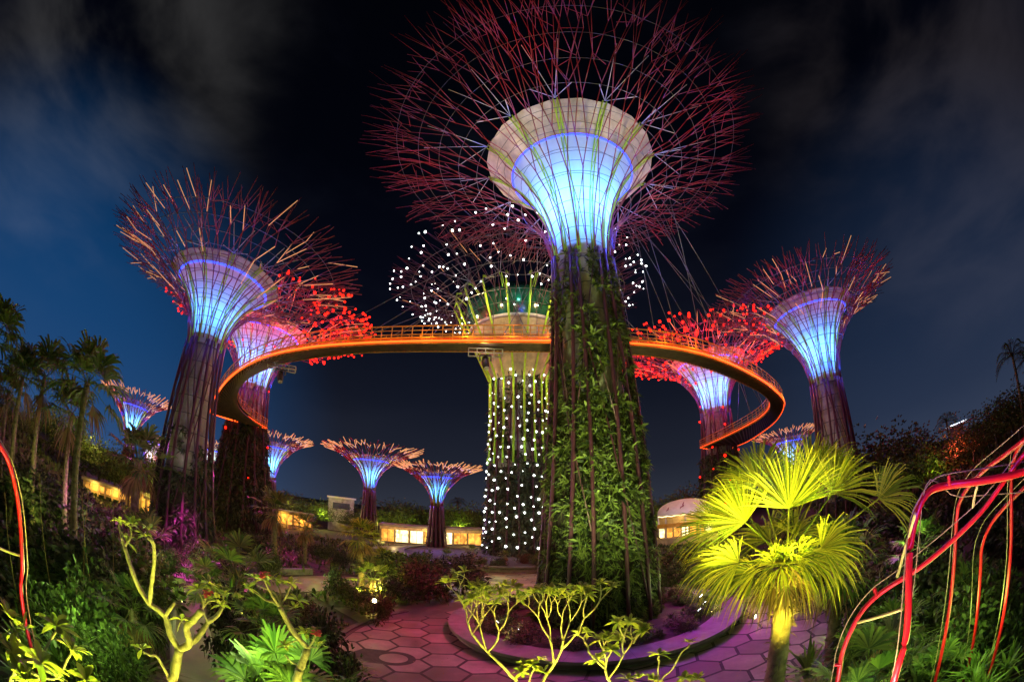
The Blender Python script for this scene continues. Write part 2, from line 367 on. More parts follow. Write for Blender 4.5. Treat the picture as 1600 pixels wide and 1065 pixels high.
    fme = fm.mesh('funnel_fin', M['fin']); sme = sm.mesh('strut', M['strut']) if sm.v else None
    for i in range(nf):
        a = 2 * math.pi * (i + .5) / nf; inst('funnel_fin', fme, root, (0, 0, 0), (0, 0, a))
        if sme: inst('strut', sme, root, (0, 0, 0), (0, 0, a))
    # crown of branching steel
    cm_ = MB(); tw = MB(); nodes = []
    w0 = 2 * math.pi / n; splits = [.36, .50, .63, .75, .86, 1.0] if not far else [.42, .66, .86, 1.0]
    sides = 5 if not far else 3; LV = len(splits) - 1
    sc_w = (0, .25, .24, .20, .17, .15) if not far else (0, .27, .20, .17)
    def grow(a, t, lvl, dirn, p0):
        te = splits[lvl] + rnd.uniform(-.045, .045)
        if lvl == LV: te = rnd.uniform(.93, 1.05)
        pts = [p0]; rr = rod * max(.5, 1 - .11 * lvl); k = 4 if lvl == 0 else 1; da = dirn * w0 * sc_w[lvl] * rnd.uniform(.6, 1.5) if lvl else rnd.uniform(-1, 1) * w0 * .05
        for q in range(1, k + 1):
            tq = t + (te - t) * q / k
            pts.append(pt(a + da * q / k, tq, -rnd.uniform(-.5, .8) * (tq ** 1.5) * (RR / 16)))
        lit = lvl >= (2 if not far else LV) and rnd.random() < twig  # these rods glow by themselves instead of catching lamplight
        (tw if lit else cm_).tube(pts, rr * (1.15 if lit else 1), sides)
        nodes.append((a + da, te, pts[-1]))
        if lvl < LV:
            fork = rnd.random() < (1.0, .78, .62, .60, .72)[lvl] if not far else True
            if fork:
                for dd in (-1, 1): grow(a + da, te, lvl + 1, dd, pts[-1])
            else: grow(a + da, te, lvl + 1, -dirn or 1, pts[-1])
            if not far and lvl >= 2 and rnd.random() < .22:
                cm_.tube([pts[-1], pt(a + da + rnd.choice((-1, 1)) * w0 * rnd.uniform(.25, .5), te + rnd.uniform(-.04, .05), rnd.uniform(-.3, .3))], rr * .8, sides)
    for i in range(n):
        a = w0 * i; grow(a, 0, 0, 1, pt(a, 0))
        if not far:
            sg = 1 if i % 2 else -1
            cm_.tube([pt(a, .02), pt(a + sg * w0 * .5, .20), pt(a + sg * w0 * 1.0, splits[0])], rod * .7, 4)
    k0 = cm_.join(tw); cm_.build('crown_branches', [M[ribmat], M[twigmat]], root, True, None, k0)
    if not far:
        cb = MB()
        for t in (.34, .42, .50, .58, .66, .74, .82, .90):
            k = 60; cb.tube([pt(2 * math.pi * j / k, t, .12) for j in range(k + 1)], .022 * max(1, D / 30), 3, False)
        cb.build('ring_cable', M['cable'], root)
    # lights: a ring of blue floods at the neck, plus unseen lamps added inside the membrane and, warm, red and blue, under the crown
    if lights and funnel:
        S = (zf - zn) ** 2
        r, z = fprof(.38); lamp('POINT', c + V((0, 0, z + .2)), inner, 30 * S * glow, .8)
        kb = 6 if not far else 2
        for i in range(kb):
            a = 2 * math.pi * (i + .25) / kb - R(az) - math.pi / 2
            q = c + V(((rn + .45) * math.cos(a), (rn + .45) * math.sin(a), zn + .3)); lamp('SPOT', q, blue, 110 * S * glow / kb * (1 if not far else 1.3), .15, q + V((.35 * math.cos(a), .35 * math.sin(a), 1)), 120, .6)
        kw = 5 if not far else 2
        for i in range(kw):
            a = 2 * math.pi * (i + .5) / kw - R(az) - math.pi / 2
            p = pt(a, .55, 2.4); lamp('POINT', c + p, (1.0, .86, .42), 15.0 * S * warm / kw, .15)
            p = pt(a + .5, .82, 3.0); lamp('POINT', c + p, (1.0, .06, .08), 34.0 * S * redl / kw, .15)
            p = pt(a, .22, 1.0); lamp('POINT', c + p, (.06, .05, 1.0), 26.0 * S * glow / kw, .15)
    # small bulbs fixed to the net
    if nbulb:
        me = BULB_R if bulbmat == 'r' else BULB_W; P_ = []
        cand = [q for q in nodes if q[1] > .38]
        if crown_bias: cand = [q for q in cand if crown_bias(c + q[2], rnd)]
        rnd.shuffle(cand); gap = RR * (.042 if bulbmat == 'w' else .018)
        for q in cand:
            if len(P_) >= nbulb: break
            if all((q[2] - o_).length > gap for o_ in P_): P_.append(q[2] - V((0, 0, .05)))
        for _ in range(nbtrunk):
            ac = -R(az) - math.pi / 2; a = ac + rnd.uniform(-1.5, 1.5); z = 1.6 + ((_ + rnd.random()) / nbtrunk) * (zn - 1)
            q = tp(a, z, .25)
            for _k in range(12):
                if all((q - o_).length > 1.15 for o_ in P_): break
                a = ac + rnd.uniform(-1.5, 1.5); z = min(zn + .5, max(1.4, z + rnd.uniform(-1.2, 1.2))); q = tp(a, z, .25)
            else: continue
            P_.append(q)
        for i in range(nbtrunk // 6):
            ac = -R(az) - math.pi / 2; P_.append(pt(ac + rnd.uniform(-1.3, 1.3), rnd.uniform(.05, .4), .2))
        rnd.shuffle(P_); P_.sort(key=lambda p: (c + p - V((0, 0, CAM_H))).length)
        for p in P_[:100]: inst('light_bulb', me, root, p, scale=(bulbr * rnd.uniform(.55, 1.25),) * 3)
        if len(P_) > 100:
            m = MB()
            for p in P_[100:]: m.ball(p, bulbr * rnd.uniform(.55, 1.25), 6, 4)
            tag(m.build('light_bulbs', M['bulbr' if bulbmat == 'r' else 'bulbw'], root), kind='stuff')
    return root, pt, tp, c
G = 'supertrees of the grove'
T_FRONT = supertree('tallest supertree standing in the round bench planter, trunk thickly covered in green ferns', 11.3, 25.5, 3.75, 2.2, 23.6, 17.3, 35.2, 7.1, 33.9, n=24, rod=.047, seed=11,
          zplant=23.4, patch=.42, pth=.02, gl=.745, ptuft=46, psize=.46, lw=.18, ribmat='rib', twig=0, glow=1.0, warm=1.3, redl=.42)
T_WHITE = supertree('thick supertree dotted all over with white star lights, behind the middle of the skyway', .9, 64, 5.2, 4.1, 26.5, 21, 43, 10.5, 41, n=26, rod=.065, seed=12,
          zplant=27, plant='ferndark', ptuft=14, psize=.75, patch=.5, pth=.3, twig=.02, nbulb=300, nbtrunk=215, bulbr=.14, warm=.5, redl=.12, ribmat='ribdark', funnel=False)
T_LEFT = supertree('supertree with a bare grey concrete column and wide blue lit funnel, nearest the hillside', -44.3, 37, 3.3, 1.85, 17.9, 12.7, 25.3, 5.6, 24.0, n=25, rod=.052, seed=13,
          zplant=10.5, plant='ferndark', ptuft=20, psize=.5, patch=.35, twig=.085, redl=.6, warm=.4, glow=.85)
T_RIGHT = supertree('supertree with a slender grey trunk rising behind the yellow lit fan palm', 44.2, 50, 3.2, 2.0, 17.3, 12.4, 27.4, 6.0, 26.0, n=25, rod=.060, seed=14,
          zplant=8, plant='ferndark', ptuft=6, psize=.6, patch=.5, twig=.10, redl=.7, warm=.4, glow=.85)
T_RL = supertree('red bulb supertree whose trunk carries the skyway end platform next to the grey column supertree', -36.4, 70, 6.2, 3.0, 22.5, 18.5, 34.5, 8.0, 32.5, n=25, rod=.072, seed=15,
          zplant=17, plant='ferndark', ptuft=10, psize=.8, twig=.08, nbulb=420, nbtrunk=5, bulbmat='r', bulbr=.21, redl=5, crown_bias=lambda p, r: (p.x / p.y > math.tan(R(-31)) or r.random() < .22))
T_RR = supertree('red bulb supertree whose trunk carries the skyway end platform near the striped tent', 28.0, 84, 5.4, 3.1, 23.5, 18.6, 36.5, 8.0, 34.0, n=25, rod=.080, seed=16,
          zplant=15, plant='ferndark', ptuft=9, psize=.9, twig=.08, nbulb=420, nbtrunk=14, bulbmat='r', bulbr=.24, redl=5)
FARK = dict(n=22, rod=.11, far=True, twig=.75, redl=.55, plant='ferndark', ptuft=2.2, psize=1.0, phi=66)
supertree('small supertree rising over the terraced hillside beside the wind blown palms', -52.6, 100, 2.4, 1.25, 9.5, 9.6, 20.3, 4.2, 18.6, seed=21, zplant=8, warm=1.5, **FARK)
supertree('small supertree half hidden behind the trunk that carries the looping skyway end', -32.4, 100, 2.2, 1.25, 9.5, 9.4, 19.3, 4.2, 17.6, seed=22, zplant=8, warm=1.5, **FARK)
supertree('small supertree left of the lit glass pavilion, above the treetops', -18.9, 90, 1.95, 1.15, 10.0, 10.6, 18.6, 4.6, 16.8, seed=23, zplant=8.5, warm=1.5, **FARK)
supertree('smallest supertree standing in front of the lit glass pavilion', -9.9, 73, 1.7, .95, 7.6, 7.3, 14.3, 3.4, 13.0, seed=24, zplant=7, warm=1.5, **FARK)
supertree('small supertree with a magenta rim seen past the slender grey trunk', 37.6, 110, 2.2, 1.25, 11, 9.2, 19.6, 4.6, 18, seed=25, zplant=9, warm=.6, **FARK)
supertree('narrow blue supertree glimpsed between the star lit trunk and the fern covered trunk', 6.0, 120, 2.8, 1.6, 17, 8.0, 27, 3.6, 25.5, seed=26, zplant=14, warm=1.5, **FARK)
supertree('distant supertree with a white funnel beside the lone fan palm on the hillside', -49.3, 115, 2.6, 1.6, 7, 7.5, 13.5, 4.4, 12.6, seed=27, zplant=5, warm=.5, inner=(1, .85, .8), blue=(1, .3, .5), **FARK)
supertree('distant supertree with a white funnel seen between the two big dark trunks', -40.6, 120, 2.6, 1.6, 9, 7.5, 16.5, 4.6, 15, seed=28, zplant=6, warm=.5, inner=(.8, 1, .85), blue=(.6, 1, .8), **FARK)
# the star lit tree carries a restaurant drum instead of a funnel: glass band over stone band, curling green fins
for (root_, pt_, tp_, c_), angs in ((T_RL, (-1.2, -.6, 0, .5)), (T_RR, (-2.9, -2.4, -1.9, -1.2, -.5, .1))):
    for a_ in angs:
        for t_ in (.55, .82): lamp('POINT', c_ + pt_(a_, t_, .9), (1.0, .03, .015), 520, .15)
def drum():
    root, pt, tp, c = T_WHITE
    m = MB(); m.lathe([(4.0, 27), (5.2, 30), (6.6, 33), (7.6, 35.2)], 40); m.build('drum', M['collar'], root)
    m = MB(); m.lathe([(7.7, 35.3), (8.5, 37.0), (8.9, 39.0), (8.4, 40.5), (2, 41)], 40)
    gm = mat('green_glass', (.012, .07, .045), .15, 0, .5, 1.0, spec=.8); m.build('glass_band', gm, root)
    m = MB(); m.lathe([(7.75, 35.0), (8.1, 35.25), (7.75, 35.5)], 40); m.build('band_rail', M['strut'], root)
    for i in range(18):
        m = MB(); a = 2 * math.pi * i / 18
        pts = [tp(a, 14, .15), tp(a, 20, .15), V((4.5 * math.cos(a), 4.5 * math.sin(a), 27)), V((6.6 * math.cos(a), 6.6 * math.sin(a), 31.5)), V((9.2 * math.cos(a), 9.2 * math.sin(a), 36.5)), V((10.8 * math.cos(a), 10.8 * math.sin(a), 40)), V((10.6 * math.cos(a), 10.6 * math.sin(a), 41)), V((9.8 * math.cos(a), 9.8 * math.sin(a), 41.2))]
        m.tube(pts, .17, 6); m.build('curling_fin', M['fin'], root)
    for i in range(4):
        a = -math.pi / 2 + (i - 1.5) * .8
        lamp('POINT', c + V((6.3 * math.cos(a), 6.3 * math.sin(a), 25.5)), (1.0, .85, .20), 150, .2)
        lamp('POINT', c + V((11.5 * math.cos(a), 11.5 * math.sin(a), 36.0)), (1.0, .75, .3), 800, .2)
        lamp('POINT', c + V((8.5 * math.cos(a), 8.5 * math.sin(a), 14)), (.75, 1.0, .5), 130, .2)
        lamp('POINT', c + V((8.5 * math.cos(a), 8.5 * math.sin(a), 5)), (.75, 1.0, .5), 90, .2)
    lamp('POINT', c + V((0, -9.6, 37.2)), (.2, 1, .7), 110, .2)
drum()
# ------------------------------------------------------------------ skyway
def spline(pts, k):
    out = []; n = len(pts)
    for i in range(n - 1):
        p0, p1, p2, p3 = pts[max(i - 1, 0)], pts[i], pts[i + 1], pts[min(i + 2, n - 1)]
        for q in range(k):
            t = q / k; out.append(.5 * ((2 * p1) + (p2 - p0) * t + (2 * p0 - 5 * p1 + 4 * p2 - p3) * t * t + (3 * p1 - p0 - 3 * p2 + p3) * t ** 3))
    out.append(V(pts[-1])); return out
OUT = [(330, 645, 16.5), (337, 622, 16.9), (362, 588, 17.6), (410, 559, 18.4), (480, 543, 19.3), (560, 536, 20.0), (640, 533, 20.4), (720, 532, 20.5), (800, 532, 20.5), (870, 533, 20.5), (980, 536, 20.4), (1050, 543, 20.1), (1110, 557, 19.4), (1165, 580, 18.5), (1205, 605, 17.7), (1224, 627, 17.1), (1218, 648, 16.8), (1200, 667, 16.6), (1165, 690, 16.5), (1132, 702, 16.5)]
INN = [(415, 668, 16.5), (395, 655, 16.8), (372, 634, 17.3), (370, 608, 17.9), (392, 585, 18.6), (445, 564, 19.4), (545, 549, 20.0), (640, 545, 20.4), (720, 545, 20.5), (800, 545, 20.5), (870, 546, 20.5), (975, 549, 20.4), (1040, 556, 20.1), (1100, 571, 19.4), (1155, 593, 18.5), (1192, 613, 17.7), (1203, 630, 17.1), (1192, 648, 16.8), (1160, 668, 16.6), (1095, 699, 16.5)]
PO = [atz(*q) for q in OUT]; PI_ = [atz(*q) for q in INN]
KS = 10
so_, si_ = spline(PO, KS), spline(PI_, KS)
def skyway():
    mid = (so_[95] + si_[95]) / 2
    root = thing('skyway_bridge', (0, 0, 0), 'long curved aerial walkway with yellow railing and glowing orange edge, strung between the supertrees', 'footbridge')
    Z = V((0, 0, 1)); n = len(so_)
    m = MB()
    for i in range(n): m.v += [so_[i] + Z * .18, si_[i] + Z * .18, si_[i] - Z * .06, so_[i] - Z * .06]
    for i in range(n - 1):
        for j in range(4): m.f.append((i * 4 + j, i * 4 + (j + 1) % 4, i * 4 + 4 + (j + 1) % 4, i * 4 + 4 + j))
    m.f += [(0, 1, 2, 3), tuple((n - 1) * 4 + j for j in (3, 2, 1, 0))]
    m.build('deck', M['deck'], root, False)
    # cross beams under the deck
    m = MB()
    for i in range(2, n - 2):
        for h in (0,):
            a = so_[i].lerp(so_[i + 1], h); b = si_[i].lerp(si_[i + 1], h); m.tube([a.lerp(b, .04) - Z * .17, a.lerp(b, .96) - Z * .17], .10, 4)
    m.build('deck_beam', M['deckrib'], root, False)
    # edge beams, light strips, railings on both sides
    for nm, line, other, rad in (('outer', so_, si_, .095), ('inner', si_, so_, .05)):
        ln = [p + (p - q).normalized() * .16 for p, q in zip(line, other)]
        m = MB(); m.tube([p + Z * .30 for p in ln], .09, 6); m.tube([p - Z * .22 for p in ln], .05, 6); m.build('edge_beam', M['gold'], root)
        m = MB(); m.tube([p + (p - q).normalized() * .10 - Z * .02 for p, q in zip(ln, other)], rad if nm == 'outer' else .05, 6); m.build('light_strip', M['strip' if nm == 'outer' else 'stripd'], root)
        m = MB()
        for h, r in ((1.35, .055), (.95, .03), (.6, .03)): m.tube([p + Z * h for p in ln], r, 5)
        step = 2
        for i in range(0, n, step):
            p = ln[i]; lean = (line[i] - other[i]).normalized() * .12
            m.tube([p + Z * .1, p + Z * 1.35 + lean * 0], .045, 4)
        m.build('railing', M['gold'], root)
    # end cap strips at both landings
    for a, b in ((so_[0], si_[0]), (so_[-1], si_[-1])):
        m = MB(); d = (b - a); out_ = V((a.x, a.y, 0)).normalized()
        cp = [a + d * t + out_ * math.sin(t * math.pi) * 1.2 for t in [k / 8 for k in range(9)]]
        m.tube(cp, .12, 6); m.build('light_strip', M['strip'], root)
    # stay cables up to the crowns
    def stays(tree, idx, seed, nrm):
        _, pt, tp, c = tree; rnd = random.Random(seed)
        for i in idx:
            for line in (so_, si_):
                p = line[i] + Z * .3; best = None
                for j in range(24):
                    q = c + pt(2 * math.pi * j / 24, rnd.uniform(.45, .8)); dd = (V((q.x, q.y, 0)) - V((p.x, p.y, 0))).length
                    if best is None or dd < best[0]: best = (dd, q)
                m = MB(); m.tube([p, best[1]], .035 * nrm, 4); m.build('stay_cable', M['cable'], root)
    stays(T_WHITE, [50, 57, 64, 71, 78, 86, 95, 104], 3, 1.0)
    stays(T_FRONT, [112, 118, 124, 130, 136, 142], 4, .8)
    stays(T_RL, [6, 14, 22, 30], 5, 1.2)
    stays(T_RR, [160, 168, 176, 184, 188], 6, 1.4)
    for i in range(4, n - 4, 9):
        p = so_[i].lerp(si_[i], -.35) + Z * .3; lamp('POINT', p, (1, .36, .06), 75, .1)
skyway()
# ------------------------------------------------------------------ ground, paving, paths
def ground():
    m = MB(); rs = [0, .8]; 
    while rs[-1] < 70: rs.append(rs[-1] + .8 + rs[-1] * .012)
    rs += [85, 110, 160, 260, 500, 1200, 3000]
    na = 180; m.v.append(V((0, 0, terrain(0, 0))))
    for r in rs[1:]:
        for j in range(na):
            a = 2 * math.pi * j / na; x, y = r * math.sin(a), r * math.cos(a); m.v.append(V((x, y, terrain(x, y) - .03)))
    for j in range(na): m.f.append((0, 1 + (j + 1) % na, 1 + j))
    for i in range(len(rs) - 2):
        for j in range(na):
            b = 1 + i * na; m.f.append((b + j, b + (j + 1) % na, b + na + (j + 1) % na, b + na + j))
    tag(m.build('ground', M['soil'], None), kind='structure')
ground()
def disc(name, c, r, z, mt, n=96, r0=0):
    m = MB(); m.lathe([(r0, z), (r, z)] if r0 else [(.01, z), (r, z)], n, V((c.x, c.y, 0))); m.f = [tuple(reversed(f)) for f in m.f]
    return tag(m.build(name, mt, None, False), kind='structure')
def hexes(name, c, r, z, s=1.0, clip=None, gap=.05, rot=.2):
    m = MB(); nq = int(r / s) + 2
    for i in range(-nq, nq + 1):
        for j in range(-nq, nq + 1):
            x = s * 1.5 * i; y = s * math.sqrt(3) * (j + (i % 2) * .5)
            cx = c.x + x * math.cos(rot) - y * math.sin(rot); cy = c.y + x * math.sin(rot) + y * math.cos(rot)
            if math.hypot(cx - c.x, cy - c.y) > r + s * .6: continue
            if clip and clip(cx, cy): continue
            b = len(m.v); pts = []
            for k in range(6):
                a = rot + math.pi / 3 * k; px_, py_ = cx + (s - gap) * math.cos(a), cy + (s - gap) * math.sin(a)
                d = math.hypot(px_ - c.x, py_ - c.y)
                if d > r: px_ = c.x + (px_ - c.x) * r / d; py_ = c.y + (py_ - c.y) * r / d
                pts.append(V((px_, py_, z)))
            ar = sum(pts[k].x * pts[(k + 1) % 6].y - pts[(k + 1) % 6].x * pts[k].y for k in range(6))
            if ar < .3: continue
            m.v += pts; m.f.append(tuple(b + k for k in range(6)))
    return tag(m.build(name, M['paver'], None, False), kind='structure')
RINGC = atz(615, 1028, 0)
disc('plaza_floor', PLZ, PLR + .5, .004, M['path'])
disc('plaza_joints', PLZ, PLR, .008, M['grout'])
hexes('plaza_paving', PLZ, PLR - .06, .013, 1.0, lambda x, y: math.hypot(x - RINGC.x, y - RINGC.y) < .9, .08)
disc('paving_rosette', RINGC, .95, .014, M['paver'], 40); disc('paving_rosette_ring', RINGC, .95, .018, M['grout'], 40, .62)
FC = pol(.9, 64); NP = V((-1, 43, 0))
disc('far_plaza_joints', NP, 9.5, .008, M['grout']); hexes('far_plaza_paving', NP, 9.4, .013, 1.0)
disc('far_court_paving', V((-12, 66, 0)), 10, .010, M['path'])
def strip(name, pts, wd, mt, dz=.05, k=10, kerb=False):
    pl = spline([V((p[0], p[1], 0)) for p in pts], k); m = MB(); n = len(pl); W = 6
    for i, p in enumerate(pl):
        d = (pl[min(i + 1, n - 1)] - pl[max(i - 1, 0)]).normalized(); s = V((d.y, -d.x, 0))
        zc = max(terrain((p + s * wd * (j / W - .5)).x, (p + s * wd * (j / W - .5)).y) for j in range(W + 1))
        for j in range(W + 1):
            q = p + s * wd * (j / W - .5); m.v.append(V((q.x, q.y, zc + dz)))
    for i in range(n - 1):
        for j in range(W):
            a = i * (W + 1) + j; m.f.append((a, a + W + 1, a + W + 2, a + 1))
    return tag(m.build(name, mt, None), kind='structure')
strip('garden_path', [(-34, 20), (-26, 22), (-19.5, 23), (-16, 28.5), (-14, 33.5), (-9, 37), (-4, 39)], 4.6, M['paver'], .03)
strip('plaza_link', [(-.5, 31), (-.8, 33), (-1, 36)], 7.5, M['paver'], .03)
strip('link_path', [(-9.5, 23.5), (-6.5, 27), (-4, 31), (-2.5, 35)], 3.4, M['path'], .02)
PTH = [(-2.2, 2.2), (-5.0, 5.2), (-8.7, 9.0), (-12.2, 12.7), (-16, 16.9), (-18.5, 21.5)]
strip('walkway', PTH, 1.9, M['path'], .06)
strip('east_path', [(16, 14), (15.5, 10), (17.5, 5), (22, 0)], 2.2, M['path'], .05)
# raised kerbs along the paths
def kerbline(label, pts, h=.4, wd=.35, mt='kerb', group='low stone kerbs beside the paths'):
    pl = spline([V((p[0], p[1], 0)) for p in pts], 10); m = MB(); n = len(pl)
    for i, p in enumerate(pl):
        d = (pl[min(i + 1, n - 1)] - pl[max(i - 1, 0)]).normalized(); s = V((d.y, -d.x, 0)) * wd / 2; z = terrain(p.x, p.y)
        m.v += [p - s + V((0, 0, z - .3)), p - s + V((0, 0, z + h)), p + s + V((0, 0, z + h)), p + s + V((0, 0, z - .3))]
    for i in range(n - 1):
        for j in range(3): m.f.append((i * 4 + j, i * 4 + j + 1, i * 4 + 5 + j, i * 4 + 4 + j))
    m.f += [(0, 3, 2, 1), tuple((n - 1) * 4 + j for j in range(4))]
    o = m.build('stone_kerb', M[mt], None, False); tag(o, label, 'kerb', group)
kerbline('long curved stone kerb lit purple at the far edge of the garden path', [(-32, 26.5), (-25, 26.4), (-21.2, 27), (-19, 30.8), (-17.2, 34.5)], .5, .5)
kerbline('thin pale kerb along the narrow walkway beside the clipped ground cover', [(-4.2, 3.0), (-5.9, 4.6), (-8.0, 7.0), (-11.3, 10.6), (-15, 14.6)], .22, .12)
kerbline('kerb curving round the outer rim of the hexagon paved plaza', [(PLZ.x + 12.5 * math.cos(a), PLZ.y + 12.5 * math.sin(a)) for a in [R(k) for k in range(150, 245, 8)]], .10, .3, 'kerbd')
# the round planter with its bench rim
def planter(c, r1, r0, h, label, mt='kerb'):
    root = thing('round_planter', c, label, 'planter', 'round planters at the feet of supertrees')
    m = MB(); m.lathe([(r0, .05), (r0, h), (r1, h), (r1, h - .16)], 96); k0 = len(m.f)
    for i in range(36):
        a = 2 * math.pi * i / 36; m.box((r0 + .002, -.008, h - .05), (r1 + .003, .008, h + .002), Matrix.Rotation(a, 4, 'Z'))
    m.build('bench_top', [M[mt], M['seam']], root, False, None, k0)
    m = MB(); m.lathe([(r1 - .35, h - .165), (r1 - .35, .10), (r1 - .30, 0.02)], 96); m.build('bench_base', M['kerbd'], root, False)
    m = MB(); m.lathe([(.05, h - .15), (r0, h - .17)], 64); m.build('planter_soil', M['soil'], root, False)
    return root
FT = pol(11.3, 25.5); PC = V((4.8, 24.3, .013))
planter(PC, 8.3, 6.75, .55, 'round stone bench planter glowing purple round the fern covered supertree')
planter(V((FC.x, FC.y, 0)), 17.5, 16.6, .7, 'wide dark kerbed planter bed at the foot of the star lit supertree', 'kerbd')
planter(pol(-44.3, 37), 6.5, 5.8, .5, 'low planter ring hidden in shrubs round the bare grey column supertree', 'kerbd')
# ------------------------------------------------------------------ plants: builders
ZU = V((0, 0, 1))
def fan_leaf(m, p, d, pl, Rr, rnd, nseg=20, droop=.35, facing=None, spread=105, sag=.12, stalk=.014, wav=.08):
    d = d.normalized(); s = d.cross(facing if facing else ZU)
    if s.length < .1: s = d.cross(V((1, .3, 0)))
    s.normalize(); nn = s.cross(d)
    hub = p + d * pl - ZU * sag * pl
    m.tube([p, p + d * pl * .5 - ZU * sag * pl * .3, hub], [stalk * 1.4, stalk, stalk * .8], 4)
    st = R(spread) * 2 / nseg
    for k in range(nseg):
        th = -R(spread) + st * (k + .5) + rnd.uniform(-.3, .3) * st
        dr = d * math.cos(th) + s * math.sin(th) + nn * (.22 * abs(math.sin(th)) + rnd.uniform(-wav, wav)); dr.normalize()
        ln = Rr * (.72 + .28 * math.cos(th)) * rnd.uniform(.82, 1.12); side = (s * math.cos(th) - d * math.sin(th)).normalized()
        wd = 2 * ln * .5 * math.tan(st / 2) * 1.02; b = len(m.v)
        q1 = hub + dr * ln * .5 - ZU * ln * droop * .10; q2 = hub + dr * ln * .8 - ZU * ln * droop * .42; q3 = hub + dr * ln - ZU * ln * droop
        m.v += [hub, q1 - side * wd * .5, q1 + side * wd * .5 + nn * wd * .25, q2 - side * wd * .34, q2 + side * wd * .34, q3]
        m.f += [(b, b + 1, b + 2), (b + 1, b + 3, b + 4, b + 2), (b + 3, b + 5, b + 4)]
def palm_trunk(h, r, rnd, shag=True, bend=0, n=9):
    m = MB(); k = 14; pts = []; rs = []
    bx, by = rnd.uniform(-1, 1) * bend, rnd.uniform(-1, 1) * bend
    for i in range(k + 1):
        t = i / k; pts.append(V((bx * t * t * h, by * t * t * h, h * t - .25 * (i == 0)))); rs.append(r * (1.25 - .3 * t + .10 * (i % 2)))
    m.tube(pts, rs, n)
    if shag:
        for _ in range(int(70 * h)):
            t = rnd.random(); a = rnd.random() * 2 * math.pi; o = V((math.cos(a), math.sin(a), 0)); p = V((bx * t * t * h, by * t * t * h, h * t)) + o * r * 1.0
            d = o * .45 + V((-o.y, o.x, 0)) * rnd.uniform(-.9, .9) + ZU * rnd.uniform(-.6, 1.0)
            m.blade(p, d, o, r * rnd.uniform(.6, 1.3), r * .22, .3)
    return m, pts[-1]
def fan_palm_meshes(seed, h, r, nl, Rr, pl, lm='palm', skirt=6, nseg=20, shag=True, bend=.02, droop=.35):
    rnd = random.Random(seed); tm, top = palm_trunk(h, r, rnd, shag, bend); cm_ = MB(); sk = MB()
    for i in range(nl):
        a = i * 2.4 + rnd.uniform(-.3, .3); e = R(78 - 98 * (i / max(1, nl - 1)) ** 1.1) + rnd.uniform(-.12, .12)
        fan_leaf(cm_, top + rot_dir(a, 0) * r * .5, rot_dir(a, e), pl * rnd.uniform(.8, 1.15), Rr * rnd.uniform(.85, 1.1), rnd, nseg, droop * rnd.uniform(.7, 1.3))
    for i in range(skirt):
        a = i * 2.4 + 1 + rnd.uniform(-.3, .3); e = R(-50) - rnd.random() * R(25)
        fan_leaf(sk, top - ZU * .1 * h * rnd.random() + rot_dir(a, 0) * r, rot_dir(a, e), pl * .6, Rr * .85, rnd, max(8, nseg - 6), .5, spread=60)
    return tm.mesh('trunk', M['bark']), cm_.mesh('crown', M[lm], False), sk.mesh('dead_skirt', M['palmd'], False) if skirt else None
def feather_palm_meshes(seed, h, r, nl, Ln, lm='palm', bend=.05):
    rnd = random.Random(seed); tm, top = palm_trunk(h, r, rnd, False, bend); m = MB()
    for i in range(nl):
        a = i * 2.4 + rnd.uniform(-.3, .3); e = R(75 - 80 * i / nl); d = rot_dir(a, e); pts = []
        for k in range(9):
            t = k / 8; pts.append(top + d * Ln * t * (1 - .12 * t) - ZU * Ln * .55 * t * t * t)
        m.tube(pts, [.03 * (1 - .8 * k / 8) for k in range(9)], 4)
        for k in range(1, 24):
            t = k / 24; j = min(int(t * 8), 7); p = pts[j].lerp(pts[j + 1], t * 8 - j); dd = (pts[j + 1] - pts[j]).normalized(); sdd = dd.cross(ZU).normalized()
            for sg in (-1, 1): m.blade(p, sdd * sg + dd * .6 + ZU * .15, ZU, Ln * .24 * math.sin(math.pi * (.12 + .85 * t)), .05, .5)
    return tm.mesh('trunk', M['barkd']), m.mesh('crown', M[lm], False), None
def lobes(rnd, k, w_, h):
    return [(V((rnd.uniform(-.55, .55) * w_, rnd.uniform(-.55, .55) * w_, h * rnd.uniform(.35, .85))), rnd.uniform(.28, .5) * w_) for _ in range(k)]
def foliage(seed, w_, h, n, ls, lm, k=9, low=0.0, aspect=.42):
    rnd = random.Random(seed); m = MB(); lb = lobes(rnd, k, w_, h)
    for _ in range(n):
        c, rr = lb[rnd.randrange(len(lb))]; d = V((rnd.gauss(0, 1), rnd.gauss(0, 1), rnd.gauss(0, 1))).normalized()
        p = c + d * rr * (rnd.random() ** .45) * V((1, 1, 1)).x; p.z = max(low, c.z + (p.z - c.z) * .85)
        for q in range(3):
            dd = (d + V((rnd.uniform(-1, 1), rnd.uniform(-1, 1), rnd.uniform(-.5, .9)))).normalized()
            m.blade(p, dd, d, ls * rnd.uniform(.6, 1.3), ls * aspect, rnd.uniform(.1, .5))
    return m.mesh('crown', M[lm], False), lb
def tree_meshes(seed, h, w_, n, ls, lm, trunk_r=.18, th=.4):
    rnd = random.Random(seed); me, lb = foliage(seed, w_, h, n, ls, lm, 12, th * h)
    m = MB(); top = V((rnd.uniform(-.1, .1) * w_, rnd.uniform(-.1, .1) * w_, h * .45)); m.tube([V((0, 0, -.4)), top * .5, top], [trunk_r * 1.3, trunk_r, trunk_r * .75], 7)
    for c, r in lb[:8]: m.tube([top * rnd.uniform(.7, 1), (top + c) / 2 + V((0, 0, -.1 * h)), c], [trunk_r * .55, trunk_r * .35, trunk_r * .15], 5)
    return m.mesh('trunk', M['barkd']), me, None
